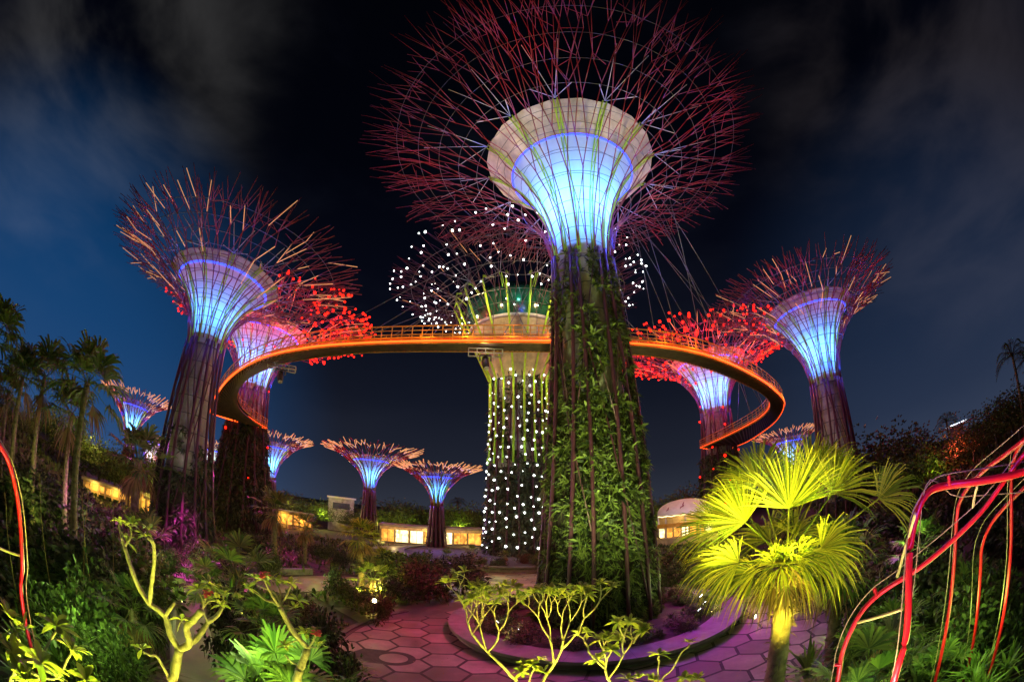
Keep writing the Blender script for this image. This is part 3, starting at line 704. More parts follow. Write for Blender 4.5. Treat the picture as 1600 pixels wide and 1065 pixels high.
def put(name, meshes, loc, label, cat, group, sc_=1.0, rz=0, sz=None):
    root = thing(name, loc, label, cat, group, rz); root.scale = (sc_, sc_, sz if sz else sc_)
    names = ('trunk', 'crown', 'dead_skirt')
    for me, nm in zip(meshes, names):
        if me: inst(nm, me, root)
    return root
def plant_at(name, meshes, h0, x, ytop, D, label, cat, group, rz=0, wide=1.0, zmin=None):
    t = at(x, ytop, D); zg = terrain(t.x, t.y) if zmin is None else zmin; hh = max(.3, t.z - zg)
    s = hh / h0; return put(name, meshes, V((t.x, t.y, zg - .05)), label, cat, group, s * wide, rz, s)
# prototypes
SH = [foliage(40 + i, 1.0, 1.0, 1100, .095, lm, 11)[0] for i, lm in enumerate(('shrub', 'shrub', 'ferndark', 'shrubb'))]
SPIKY = []
for i, lm in enumerate(('shrub', 'leafn')):
    rnd = random.Random(60 + i); m = MB()
    for q in range(9):
        c = V((rnd.uniform(-.5, .5), rnd.uniform(-.5, .5), rnd.uniform(0, .45)))
        for k in range(26): m.blade(c, rot_dir(rnd.random() * 6.28, R(rnd.uniform(10, 85))), ZU, rnd.uniform(.35, .6), .045, rnd.uniform(.1, .5))
    SPIKY.append(m.mesh('crown', M[lm], False))
TR = [tree_meshes(80 + i, 1.0, .95, 1700, .055, lm, .03) for i, lm in enumerate(('treel', 'treel', 'shrub'))]
FP = [fan_palm_meshes(90, 3.0, .14, 16, .80, .75, 'palm', 7), fan_palm_meshes(91, 3.0, .14, 18, .85, .7, 'palmy', 6), fan_palm_meshes(92, .7, .13, 15, .75, .85, 'palm', 4)]
TALL = [fan_palm_meshes(94, 9.0, .15, 17, 1.6, 1.15, 'palm', 2, 18, True, .012, .45), fan_palm_meshes(95, 9.0, .14, 15, 1.65, 1.1, 'palm', 1, 18, True, .02, .5)]
FE = [feather_palm_meshes(97, 7.0, .14, 16, 2.6, 'palm'), feather_palm_meshes(98, 7.0, .14, 18, 2.8, 'treel')]
# ------------------------------------------------------------------ plants: placed from a list (photo column, top row, metres away)
TG = 'trees of the far treeline'
for x, y, D, k, s, lb in (
    (438, 778, 98, 0, 1.0, 'round dark tree right beside the small supertree with the skyway end in front'),
    (462, 772, 110, 1, 1.1, 'dark treetop of the far treeline above the long ochre wall'),
    (497, 782, 100, 2, 1.0, 'tree touched by yellow light over the right end of the ochre wall'),
    (530, 786, 104, 0, 1.1, 'low broad tree beside the pale flat roofed hut'),
    (556, 792, 98, 1, .9, 'small tree between the pale hut and the supertree above the treetops'),
    (604, 790, 100, 2, 1.1, 'tree with yellow lit crown just above the glass pavilion roof, beside the taller small supertree'),
    (632, 784, 108, 0, 1.2, 'tallest rounded tree behind the glass pavilion'),
    (655, 792, 112, 1, 1.0, 'dark tree behind the glass pavilion, next to the smallest supertree'),
    (703, 788, 100, 2, 1.1, 'bright yellow green tree just right of the smallest supertree'),
    (728, 795, 104, 0, 1.0, 'shaded tree between the bright green tree and the star lit trunk'),
    (745, 792, 95, 1, .9, 'dark tree touching the edge of the star lit trunk'),
    (1026, 778, 84, 2, .9, 'bright lime tree at the corner of the striped tent'),
    (1062, 762, 96, 2, .9, 'green treetop rising behind the ridge of the striped tent'),
    (1320, 692, 60, 0, 1.2, 'dark tree at the foot of the slender grey supertree'),
    (1345, 684, 55, 1, 1.2, 'dark bushy tree right of the slender grey supertree, one step along the ridge'),
    (1382, 690, 58, 0, 1.2, 'dark tree on the ridge above the drooping dim palm frond'),
    (1415, 686, 55, 1, 1.2, 'rounded dark tree on the ridge left of the small yellow lit bush'),
    (1445, 690, 50, 2, 1.2, 'dark tree on the ridge with a small yellow light in its crown'),
    (1480, 690, 52, 0, 1.2, 'ridge tree glowing red from the garden lamps'),
    (1515, 655, 44, 1, 1.4, 'large black tree climbing the ridge beyond the red tubes'),
    (1548, 628, 40, 0, 1.4, 'large black tree below the ragged palm on the ridge'),
    (1582, 605, 38, 1, 1.4, 'highest black tree mass at the end of the ridge'),
    (8, 605, 52, 0, 1.2, 'pink lit tree at the top end of the hillside'),
    (40, 640, 50, 1, 1.1, 'dark tree on the hillside behind the leaning palm pair'),
    (66, 628, 56, 2, 1.0, 'yellow lit leafy tree on the hillside crest'),
    (98, 652, 55, 0, 1.1, 'dark slim tree on the hillside next to the yellow lit one'),
    (122, 655, 58, 1, 1.1, 'dark pointed tree on the crest between the palm trunks'),
    (160, 690, 60, 2, 1.0, 'tree with yellow flecks beneath the first small supertree'),
    (182, 702, 64, 0, 1.0, 'dark low tree in front of the hillside supertree trunk'),
    (246, 715, 66, 2, 1.0, 'yellow lit tree under the distant white funnel on the hillside')):
    plant_at('broadleaf_tree', TR[k], 1.05, x, y, D, lb, 'tree', TG, x * .37, s)
PG = 'palms standing over the shrubs'
for x, y, D, proto, h0, k, lb in (
    (4, 478, 24, TALL[1], 10.2, 1, 'tallest wind blown palm, cut by the edge of the view over the hillside'),
    (44, 555, 27, TALL[0], 10.2, 0, 'first of two dark palms side by side over the pink lit tree'),
    (80, 553, 26, TALL[1], 10.2, 1, 'dark palm with a bushy head standing over the yellow lit hillside tree'),
    (148, 553, 21, TALL[0], 10.2, 0, 'big fan palm silhouetted against blue sky beside the hillside supertree'),
    (20, 585, 30, TALL[0], 10.2, 0, 'thin dark palm behind the tallest wind blown one at the edge of the hillside'), (120, 612, 25, TALL[1], 10.2, 1, 'shorter dark palm tucked under the big silhouetted fan palm'),
    (222, 662, 34, FP[0], 4.1, 0, 'green lit fan palm standing alone between hillside supertree and grey column supertree')):
    plant_at('fan_palm', proto, h0, x, y, D, lb, 'palm', PG, x * .3)
for x, y, D, k, lb in (
    (566, 806, 35, 1, 'fan palm with straight dark trunk and yellow lit fronds in front of the pavilion'),
    (598, 852, 37, 1, 'leaning yellow lit fan palm just right of the straight trunked one'),
    (432, 762, 42, 0, 'dark fan palm standing tall in front of the ochre wall'),
    (478, 800, 44, 0, 'dim fan palm over the magenta paving, right of the tall dark one'),
    (738, 850, 52, 0, 'small dark palm in the bed beside the star lit trunk'),
    (790, 858, 50, 0, 'small dark palm in the middle of the bed under the star lights'),
    (1310, 800, 14, 0, 'dim fan palm hidden behind the bright yellow palm'),
    (200, 895, 9.5, 0, 'shaggy fan palm with a thick fibrous trunk behind the branched frangipani'),
    (408, 918, 9.0, 0, 'fan palm with a hanging brown skirt beside the flowering frangipani'),
    (1405, 925, 8.5, 0, 'fan palm with rough trunk seen through the red tubes'),
    (1525, 868, 9.5, 0, 'dark fan palm standing behind the thinner red tubes'),
    (1440, 800, 17, 0, 'dim tall fan palm in the shrubs behind the red arch')):
    plant_at('fan_palm', FP[k], 4.1, x, y, D, lb, 'palm', PG, x * .7)
for x, y, D, lb in (
    (582, 868, 33, 'low stemless fan palm glowing yellow under the straight trunked palm'),
    (372, 832, 25, 'broad green low fan palm in front of the dark looping skyway trunk'),
    (320, 868, 24, 'dim low fan palm beside the grey column supertree planter'),
    (450, 985, 5.6, 'big low fan palm with stiff green fronds under the flowering frangipani'),
    (1372, 965, 7.0, 'low fan palm spreading behind the foremost red tube'),
    (1350, 1040, 5.2, 'low dark fan palm at the edge of the violet paving'),
    (1480, 1000, 7.0, 'low fan palm at the foot of the thin red tubes'),
    (700, 855, 56, 'grey green low palm in front of the smallest supertree'),
    (225, 790, 30, 'low fan palm on the slope below the glowing terrace wall')):
    plant_at('low_fan_palm', FP[2], 1.9, x, y, D, lb, 'palm', 'low fan palms in the shrub beds', x * .9)
for x, y, D, k, lb in (
    (1575, 532, 36, 1, 'ragged feather palm silhouetted on top of the dark ridge'),
    (1600, 540, 38, 1, 'second feather palm on the ridge, cut by the edge of the view'),
    (1478, 642, 56, 0, 'small feather palm on the ridge left of the black trees'),
    (520, 776, 110, 0, 'spiky palm head in the far treeline above the pale hut'),
    (715, 776, 115, 1, 'spiky palm head above the bright green tree by the smallest supertree'),
    (448, 766, 115, 0, 'spiky palm head in the far treeline left of the others')):
    plant_at('feather_palm', FE[k], 8.2, x, y, D, lb, 'palm', 'feather palms on the skyline', x * .4)
SG = 'shrubs massed in the garden beds'
SHL = [
    (640, 868, 34, 0, 2.0, 'round dark shrub between the yellow lit palm and the far plaza'), (712, 872, 35, 2, 2.0, 'dense dome shaped dark shrub at the corner of the far paving'),
    (668, 880, 31, 3, 1.6, 'brownish shrub with pink flower heads in front of the lit pavilion'), 
    (620, 905, 29, 2, 1.6, 'dark shrub beside the starry garden spotlight'), (545, 908, 27, 0, 1.8, 'dark shrub in front of the straight trunked palm'),
    (525, 893, 29, 2, .9, 'dark shrub in front of the magenta paving'), (470, 938, 23, 3, 1.5, 'brown low shrub beyond the flowering frangipani'),
    (590, 930, 24, 3, 1.2, 'low dark shrub just behind the starry garden spotlight'),
    (418, 862, 33, 0, .9, 'dark shrub below the tall dark fan palm'), (270, 858, 28, 2, 1.6, 'dark shrub at the foot of the grey column supertree'),
    (340, 855, 30, 0, 1.8, 'dark shrub between the two big dark trunks'), (400, 838, 40, 2, 2.0, 'shrub at the foot of the dark looping skyway trunk'),
    (300, 838, 42, 0, 2.2, 'far shrub glimpsed behind the grey column supertree'), (230, 850, 24, 3, 1.6, 'purple tinged shrub on the slope left of the grey column supertree'),
    (180, 800, 28, 3, 2.0, 'purple lit shrub mass on the hillside slope'), (130, 770, 30, 0, 2.2, 'dark shrub on the hillside under the palm trunks'),
    (80, 750, 28, 2, 2.4, 'big dark shrub on the hillside near the red tube hoop'), (30, 720, 30, 0, 2.4, 'dark shrub on the hillside at the edge of the view'),
    (110, 840, 16, 0, 2.0, 'shrub with thin dry stalks in the shade of the slope'), (150, 880, 14, 2, .95, 'shrub behind the first branch of the frangipani'),
    (60, 830, 15, 2, 2.0, 'dark shrub behind the red tube hoop'), (222, 910, 15, 0, .7, 'low shrub beside the curved garden path'),
    (100, 905, 9, 0, 1.4, 'green shrub above the bright leaved frangipani cluster'), (150, 985, 6, 0, 1.0, 'leafy low shrub beside the thick fibrous palm trunk'),
    (372, 945, 14, 2, 1.0, 'low shrub at the bend of the narrow walkway'), (395, 1010, 7, 0, .8, 'clipped low shrub along the pale walkway kerb'),
    (488, 975, 13, 2, 1.0, 'low shrub between the flowering frangipani and the plaza'), (500, 1035, 8.5, 0, .8, 'lime edged low shrub in the corner by the plaza rim'),
    (1060, 862, 38, 3, 2.2, 'dark reddish shrub behind the fern covered trunk, under the tent'), (1095, 855, 34, 0, 2.0, 'dark shrub below the striped tent, left of the bright palm'),
    (1045, 900, 33, 0, 1.8, 'dark shrub at the back rim of the violet paving'), (1090, 900, 31, 2, 1.8, 'second dark shrub along the back rim, under the palm fronds'),
    (1150, 880, 29, 0, 2.0, 'shrub behind the drooping skirt of the bright palm'), (1275, 880, 24, 2, 2.0, 'dark shrub right of the bright palm trunk, beyond the paving'),
    (1330, 850, 26, 0, 2.2, 'dark shrub mass left of the red arch'), (1370, 800, 30, 2, 2.2, 'shrub in the dark under the dim drooping frond'),
    (1400, 850, 20, 3, 1.8, 'purple tinged shrub behind the red arch'), (1460, 760, 32, 0, 2.4, 'dark shrub on the slope behind the thin red tubes'),
    (1500, 740, 30, 2, 2.4, 'shrub on the slope below the red lit ridge tree'), (1560, 720, 28, 0, 2.6, 'big dark shrub high on the slope at the edge of the view'),
    (1590, 800, 18, 2, 2.2, 'dark shrub on the near slope beyond the last red tube'), (1490, 880, 13, 0, 1.5, 'dark shrub in the shade between the red tubes'),
    (1430, 880, 14, 2, 1.5, 'dark shrub framed by the red arch'), (1385, 915, 13, 0, .9, 'low shrub along the right rim of the violet paving'),
    (1560, 900, 9, 0, 1.4, 'dense shrub behind the last thin red tube'), (780, 872, 49, 2, 1.6, 'low dark shrub under the star lights, beside the small palm'),
    (840, 868, 50, 0, 1.8, 'dark shrub between the star lit trunk and the fern covered trunk'), (750, 872, 50, 0, 1.6, 'dark shrub at the end of the black bed kerb'),
    (815, 866, 52, 3, 1.6, 'brown shrub right under the star lit trunk'), (860, 862, 47, 2, 1.6, 'shrub half hidden by the fern covered trunk'),
    (655, 862, 50, 0, 1.8, 'far dark shrub left of the purple court'), (540, 862, 44, 2, 2.0, 'far dark shrub between magenta paving and yellow lit palm'),
    (500, 850, 50, 0, 2.0, 'far shrub under the end of the ochre wall'), (605, 872, 40, 3, 1.6, 'yellowish shrub beside the leaning palm')]
for x, y, D, k, wd, lb in SHL: plant_at('shrub', (None, SH[k]), .95, x, y, D, lb, 'shrub', SG, x * .53, wd * .55)
for i, (x, y, D, k, lb) in enumerate((
    (648, 892, 31, 0, 'spiky bedding plant beside the brownish shrub with pink flower heads'), (560, 925, 25, 1, 'pale spiky plant at the foot of the straight trunked palm'), (452, 905, 27, 0, 'dark spiky plant in front of the magenta paving'),
    (610, 900, 32, 1, 'yellow lit spiky plant below the leaning palm'), (525, 870, 38, 0, 'spiky plant in the shade left of the straight trunked palm'), (390, 880, 24, 1, 'green spiky plant beside the broad low fan palm'),
    (180, 930, 9, 0, 'spiky plant tucked behind the bare branched frangipani'), (80, 940, 7, 1, 'spiky green plant beside the single red tube hoop'), (530, 985, 15.5, 0, 'spiky plant leaning over the left rim of the hexagon plaza'),
    (1120, 880, 27, 0, 'dark spiky plant behind the left fronds of the bright palm'), (1345, 940, 13, 1, 'spiky plant at the right end of the violet paving'), (1385, 985, 7.5, 0, 'spiky plant behind the main red tube near the ground'),
    (1445, 950, 8.5, 1, 'green spiky plant between the two nearest red tubes'), (1545, 985, 6.5, 1, 'spiky plant at the foot of the last thin red tube'), (700, 905, 31, 0, 'dark spiky plant at the entrance to the hexagon plaza'),
    (345, 880, 26, 0, 'spiky plant below the dark gap between the two big trunks'), (262, 892, 22, 1, 'spiky plant by the purple lit kerb of the garden path'), (160, 840, 20, 0, 'purple tinted spiky plant on the slope'))):
    plant_at('spiky_plant', (None, SPIKY[k]), 1.0, x, y, D, lb, 'spiky plant', 'spiky plants dotted through the beds', x * .61, 1.1)
def stalk(label, x0, y0, x1, y1, D):
    t = at(x1, y1, D); b = at(x0, y0, D); b.z = min(b.z, terrain(b.x, b.y)); root = thing('dry_stalk', b, label, 'stalk', 'thin dry stalks on the slope')
    m = MB(); m.tube(spline([V((0, 0, -.1)), (t - b) * .5 + V((.03, 0, 0)), t - b], 4), [.022, .02, .018, .016, .014, .012, .010, .009, .008], 6); m.build('stem', M['palmd'], root)
    m = MB(); q = (t - b)
    for k in range(7): m.blade(q * (.9 + .015 * k), rot_dir(k * 2.4, R(60)), ZU, .22, .02, .2)
    m.build('tuft', M['palmd'], root, False)
for x0, y0, x1, y1, D, lb in ((118, 905, 140, 755, 12, 'tall dry stalk leaning toward the grey column supertree, uppermost of its cluster'), (150, 910, 128, 770, 11, 'dry stalk crossing behind the tall leaning one'), (82, 880, 62, 740, 12, 'lone dry stalk near the red tube hoop'), (172, 890, 178, 790, 13, 'short upright dry stalk left of the frangipani tip'), (20, 860, 8, 770, 10, 'dry stalk at the edge of the slope beyond the red hoop')): stalk(lb, x0, y0, x1, y1, D)
# low plants inside the round planter
rnd = random.Random(5)
for i in range(30):
    a = 2 * math.pi * i / 30; r = 5.4 + .65 * (i % 2); p = PC + V((math.cos(a) * r, math.sin(a) * r, .38))
    s = rnd.uniform(1.0, 1.5)
    put('planter_shrub', (None, SH[(2, 3, 0)[i % 3]] if i % 2 else SPIKY[0]), p, 'low dark bedding plant inside the round bench planter', 'bedding plant', 'bedding plants in the round bench planter', s, i * 1.7, s * rnd.uniform(.5, .75))
# ground cover: nobody could count it
def cover(name, seed, r0, r1, n, ls, mt, azlo=-88, azhi=88):
    rnd = random.Random(seed); m = MB(); made = 0
    segs = [(spline([V((p[0], p[1], 0)) for p in PTH], 8), 1.45)]
    gp = spline([V((p[0], p[1], 0)) for p in [(-34, 20), (-26, 22), (-19.5, 23), (-16, 28.5), (-14, 33.5), (-9, 37), (-4, 39)]], 6)
    gp2 = spline([V((p[0], p[1], 0)) for p in [(-9.5, 23.5), (-6.5, 27), (-4, 31), (-2.5, 35)]], 6)
    gp3 = spline([V((p[0], p[1], 0)) for p in [(16, 14), (15.5, 10), (17.5, 5), (22, 0)]], 6)
    segs += [(gp, 2.8), (gp2, 2.1), (gp3, 1.4)]
    while made < n:
        r = math.sqrt(rnd.uniform(r0 * r0, r1 * r1)); az = rnd.uniform(azlo, azhi); p = pol(az, r)
        made += 1
        if (p - PLZ).length < PLR + .5 or (p - NP).length < 9.6 or (-5 < p.x < 3.2 and 30 < p.y < 37) or (p - V((-12, 66, 0))).length < 10: continue
        if any((V((p.x, p.y, 0)) - q).length < wd for pl_, wd in segs for q in pl_): continue
        z = terrain(p.x, p.y); p.z = z
        h = mnoise.noise(V((p.x * .7, p.y * .7, 2.0)))
        if h < -.28: continue
        for k in range(4): m.blade(p + V((rnd.uniform(-.5, .5), rnd.uniform(-.5, .5), 0)) * ls, rot_dir(rnd.random() * 6.28, R(rnd.uniform(15, 85))), ZU, ls * rnd.uniform(.6, 1.4) * (1 + h), ls * .26, rnd.uniform(.1, .6))
    tag(m.build(name, M[mt], None, False), kind='stuff')
cover('ground_cover', 1, 1.2, 9, 9000, .12, 'cover')
cover('ground_cover_beds', 2, 9, 24, 9000, .30, 'shrub', -85, 85)
cover('ground_cover_slopes', 3, 24, 75, 12000, .75, 'shrub', -85, 85)
# ------------------------------------------------------------------ the bright palm
def bright_palm():
    rnd = random.Random(7); D = 6.0; C = at(1226, 880, D); zg = terrain(C.x, C.y); base = at(1216, 1066, D); 
    root = thing('fan_palm', V((C.x, C.y, zg)), 'big glowing yellow green fan palm with a rough straw coloured trunk by the violet paving', 'palm', PG)
    tm, top = palm_trunk(C.z - zg - .25, .135, rnd, True, 0, 12); tm.build('trunk', M['bark'], root)
    O = V((C.x, C.y, zg)); top = C - O; view = V((-C.x, -C.y, 0)).normalized(); right = V((-view.y, view.x, 0)) 
    if right.x < 0: right = -right
    m = MB()
    def lf(dx, dz, depth, pl, Rr, nseg=34, droop=.2, spread=95, fc=1.0, sag=.05, wav=.24):
        d = right * dx + ZU * dz + view * depth
        fan_leaf(m, top + right * rnd.uniform(-.08, .08), d, pl, Rr, rnd, int(nseg * 1.5), droop, (view * fc + ZU * .12), spread, sag, .016, wav)
    lf(.06, 1, .05, .80, 1.05, 44, .10, 78); lf(-.80, .95, .1, .95, .85, 40, .12, 80); lf(1.45, .66, -.25, 1.6, .85, 34, .35, 75)
    lf(.5, 1.1, -.6, 1.45, 1.0, 36, .25, 80); lf(-.85, 1.25, -1.0, 1.6, .8, 30, .3, 80); lf(.95, 1.5, -1.3, 1.9, .8, 28, .3, 85)
    lf(-1, .30, .3, .62, .75, 34, .45, 80, .9); lf(1, .35, .35, .60, .8, 34, .45, 80, .9); lf(-.55, .25, .7, .30, .68, 34, .5, 80, .8); lf(.55, .28, .7, .32, .7, 34, .5, 80, .8)
    lf(.1, .55, .8, .28, .65, 32, .4, 90, .8); lf(-.95, -.1, -.3, .5, .7, 30, .6, 75, .7); lf(.95, -.05, -.3, .5, .75, 30, .6, 75, .7)
    lf(-.35, 1.3, -.5, 1.35, 1.05, 40, .3, 85); lf(1.05, 1.15, -.4, 1.25, 1.0, 40, .3, 85); lf(-1.1, .75, -.4, 1.25, .85, 36, .35, 80)
    lf(-.3, .7, -.9, .6, .9, 30, .4); lf(.35, .65, -.9, .65, .9, 30, .4); lf(-1.25, .2, -.5, 1.15, .7, 30, .5, 80); lf(.05, -.05, .8, .15, .6, 24, .5, 65, .7)
    m.build('crown', M['palmy'], root, False)
    m = MB()
    for q in range(9):
        a = q * .7; fan_leaf(m, top - ZU * .08 + rot_dir(a, 0) * .1, rot_dir(a, R(-45)), .22, .42, rnd, 14, .7, None, 50)
    for q in range(7):
        a = q * .9; m.tube([top - ZU * .35 + rot_dir(a, 0) * .12, top - ZU * .05 + rot_dir(a, 0) * .30], .012, 4)
    m.build('dead_skirt', M['palmd'], root, False)
    for s, p in ((1, 150), (-1, 110)):
        l = C + view * 1.35 + right * .55 * s; l.z = terrain(l.x, l.y) + .35
        lamp('SPOT', l, (1.0, .90, .05), 7.5 * p, .08, C + ZU * .75, 62, .9)
    lamp('SPOT', C + view * .9 + ZU * .1, (1.0, .95, .05), 700, .1, C + ZU * 1.2, 110, .8); lamp('SPOT', C + view * .8 - right * .7 + ZU * .1, (1.0, .95, .05), 200, .1, C - right * 1.1 + ZU * .9, 90, .8)
    lamp('SPOT', V((C.x, C.y, zg + .3)) - view * 1.2 - right * .4, (1.0, .85, .05), 320, .08, C + ZU * .8, 90, .8)
bright_palm()
# ------------------------------------------------------------------ frangipani trees
def rosette(m, p, d, rnd, n=8, ln=.16, wd=.045, droop=.35):
    for k in range(n):
        a = k * 2.4 + rnd.uniform(-.3, .3); e = R(rnd.uniform(5, 60))
        u = d.orthogonal().normalized(); q = d.cross(u)
        dr = (u * math.cos(a) + q * math.sin(a)) * math.cos(e) + d * math.sin(e); m.leaf(p, dr, d, ln * rnd.uniform(.65, 1.15), wd * rnd.uniform(.8, 1.15), droop)
def blossom(m, p, rnd, s=.02):
    for k in range(9):
        c = p + V((rnd.uniform(-1, 1), rnd.uniform(-1, 1), rnd.uniform(-.6, 1))) * s * 1.8
        for j in range(5):
            a = j * 1.2566 + k; m.leaf(c, V((math.cos(a), math.sin(a), .5)), ZU, s * 1.3, s * .9, .1)
def chain(pxs, D0, dd=0.0):
    return [at(x, y, D0 + dd * i / max(1, len(pxs) - 1) + (q[0] if q else 0)) for i, (x, y, *q) in enumerate(pxs)]
def frangipani(label, D, limbs, tips, flowers, seed, leaf=.15, lw=.045, nleaf=7, twig=True, mt='leaff'):
    rnd = random.Random(seed); b = chain(limbs[0][0][:1], D)[0]; g = V((b.x, b.y, terrain(b.x, b.y) - .05))
    root = thing('frangipani_tree', g, label, 'frangipani', 'frangipani trees along the near slope')
    tm, lm, fm = MB(), MB(), MB()
    for pts, r0, r1, dd in limbs:
        P_ = chain(pts, D, dd)
        if pts is limbs[0][0]: P_ = [g] + P_ if (P_[0].z - g.z) > .15 else P_
        if len(P_) > 2: P_ = spline(P_, 4)
        n = len(P_); tm.tube([p - g for p in P_], [.62 * (r0 + (r1 - r0) * i / (n - 1)) * (1 + .10 * math.sin(i * 2.1 + seed)) for i in range(n)], 8)
        if twig: tips = tips + [(P_[-1], (P_[-1] - P_[-2]))] if False else tips
    for x, y, dD, k in tips:
        p = at(x, y, D + dD); d = V((rnd.uniform(-.4, .4), rnd.uniform(-.4, .4), 1)).normalized(); rosette(lm, p - g, d, rnd, (k or nleaf) + 3, leaf, lw)
    for x, y, dD in flowers:
        fm = MB(); blossom(fm, at(x, y, D + dD) - g, rnd, .017 * D / 3.6); fm.build('flower', M['flower'], root, False)
    tm.build('trunk', M['barkf'], root)
    if lm.v: lm.build('crown', M[mt], root, False)
    return root
frangipani('bare branched frangipani with pale trunk and one pink bloom beside the narrow walkway', 3.6, [
    ([(268, 1085), (272, 1055), (280, 1014)], .088, .068, 0), ([(280, 1014), (266, 990), (258, 962), (234, 943)], .058, .045, .1), ([(234, 943), (216, 915), (203, 881), (196, 858), (191, 843)], .042, .026, .25),
    ([(191, 843), (188, 830), (185, 818)], .022, .012, .1), ([(196, 852), (205, 836), (204, 822), (212, 820)], .018, .011, .1), ([(212, 820), (222, 832), (227, 838)], .010, .008, 0),
    ([(234, 943), (236, 920), (241, 880), (240, 850), (231, 840)], .036, .022, -.2), ([(240, 850), (236, 838), (228, 826)], .016, .010, 0), ([(258, 962), (268, 948), (274, 941)], .030, .024, 0),
    ([(280, 1014), (296, 1004), (291, 980), (300, 970), (316, 953)], .056, .044, -.25), ([(282, 1012), (308, 996), (325, 972), (340, 960), (353, 938)], .048, .026, .2), ([(316, 953), (318, 945), (316, 935), (310, 925)], .014, .008, 0),
    ([(318, 948), (328, 938), (345, 940), (352, 930)], .013, .008, 0), ([(325, 972), (318, 955), (320, 940), (326, 925)], .012, .008, 0), ([(264, 1058), (246, 1026), (236, 1024), (224, 1018)], .026, .016, -.1), ([(291, 980), (283, 970), (277, 985)], .012, .008, 0)],
    [(186, 815, 0, 6), (206, 818, 0, 6), (228, 838, 0, 7), (232, 828, 0, 6), (198, 846, .1, 5), (309, 920, -.2, 7), (326, 912, -.2, 7), (338, 925, 0, 7), (352, 930, .1, 7), (345, 945, .1, 6), (222, 1014, -.1, 6), (284, 968, -.2, 4), (330, 935, 0, 6)], [(326, 927, -.2), (322, 930, -.2)], 1, .13, .040)
frangipani('frangipani with an arching limb carrying coral pink blooms in front of the low fan palm', 4.3, [
    ([(464, 1085), (467, 1050), (471, 1039), (481, 1012)], .085, .06, 0), ([(481, 1012), (470, 1000), (458, 986), (447, 967), (437, 948)], .050, .042, -.1), ([(437, 948), (428, 940), (416, 937), (402, 927), (388, 920)], .028, .014, .2),
    ([(437, 948), (425, 930), (417, 915), (413, 903)], .022, .012, -.2), ([(437, 948), (438, 925), (432, 909)], .020, .012, .1), ([(437, 948), (448, 930), (455, 913)], .020, .012, -.1), ([(437, 948), (455, 950), (465, 940)], .018, .010, .1), ([(440, 945), (428, 925), (405, 915), (396, 905)], .018, .010, .3),
    ([(481, 1012), (490, 1000), (493, 990)], .022, .014, -.1), ([(481, 1012), (465, 1000), (446, 1008)], .018, .010, 0), ([(470, 1040), (456, 1034), (445, 1022)], .020, .012, 0), ([(481, 1012), (488, 1010), (496, 1012)], .02, .012, 0)],
    [(388, 918, .2, 6), (398, 903, .2, 6), (413, 905, -.2, 4), (424, 905, .1, 6), (434, 907, .1, 6), (446, 910, 0, 6), (456, 912, -.1, 6), (466, 938, .1, 6), (462, 950, .1, 6), (488, 985, 0, 7), (496, 1008, 0, 5), (478, 990, 0, 6), (445, 1008, 0, 4)], [(410, 902, -.2), (414, 899, -.2), (493, 988, -.1), (496, 991, -.1)], 2, .15, .042)
def limb_tree(base_limbs, D, seed, fan, spread, lmin):
    rnd = random.Random(seed); limbs = [l for l in base_limbs]; tips = []
    for (x, y, ang, ln, lv) in fan:
        def g(x, y, ang, ln, lv, r, dD):
            x2 = x + math.sin(ang) * ln; y2 = y - math.cos(ang) * ln; xm = (x + x2) / 2 + rnd.uniform(-3, 3); ym = (y + y2) / 2
            limbs.append(([(x, y, dD), (xm, ym, dD), (x2, y2, dD)], r, r * .78, 0))
            if lv == 0: tips.append((x2, y2 - 2, dD, rnd.randint(8, 11))); return
            for s in (-1, 1) if rnd.random() < .85 else (-1, 0, 1): g(x2, y2, ang * .6 + s * spread * rnd.uniform(.7, 1.2), ln * rnd.uniform(.66, .9), lv - 1, r * .74, dD + rnd.uniform(-.22, .22))
        g(x, y, ang, ln, lv, .021, rnd.uniform(-.2, .2))
    return limbs, tips
l1, t1 = limb_tree([([(812, 1085), (798, 1055), (781, 1036), (759, 1015), (738, 990)], .040, .026, 0), ([(738, 990), (731, 972), (729, 955)], .024, .018, 0), ([(762, 1018), (776, 1002), (780, 985)], .024, .018, -.1)], 5.4, 21,
    [(729, 955, -.5, 24, 2), (731, 970, .5, 26, 2), (738, 990, .55, 30, 2), (759, 1012, -.25, 36, 2), (780, 985, .5, 28, 2), (780, 985, -.3, 24, 1)], .42, 8)
frangipani('spreading bare frangipani nearest the bench rim with slim yellow branches', 5.4, l1, t1, [], 3, .17, .045, 7)
l2, t2 = limb_tree([([(844, 1085), (850, 1061), (866, 1037), (877, 1015), (880, 1000)], .042, .028, 0), ([(866, 1037), (862, 1010), (858, 995)], .026, .020, .1), ([(877, 1015), (900, 990), (913, 965)], .026, .020, -.1)], 5.6, 22,
    [(858, 995, -.5, 34, 2), (860, 1000, -.15, 34, 2), (880, 1000, -.05, 34, 2), (880, 1000, .35, 32, 2), (913, 965, .1, 26, 1), (913, 965, .75, 34, 1)], .36, 8)
frangipani('tallest yellow branched frangipani standing in front of the round bench planter', 5.6, l2, t2, [], 4, .17, .045, 7)
l3, t3 = limb_tree([([(957, 1085), (950, 1060), (946, 1045)], .036, .026, 0), ([(950, 1060), (965, 1040), (975, 1020)], .024, .018, .1), ([(946, 1045), (930, 1030), (920, 1018)], .022, .016, -.1)], 5.0, 23,
    [(946, 1045, -.1, 26, 1), (946, 1045, .3, 26, 1), (975, 1020, .55, 26, 1), (975, 1020, .0, 26, 1), (920, 1018, -.4, 18, 1), (990, 1005, .6, 22, 0)], .45, 8)
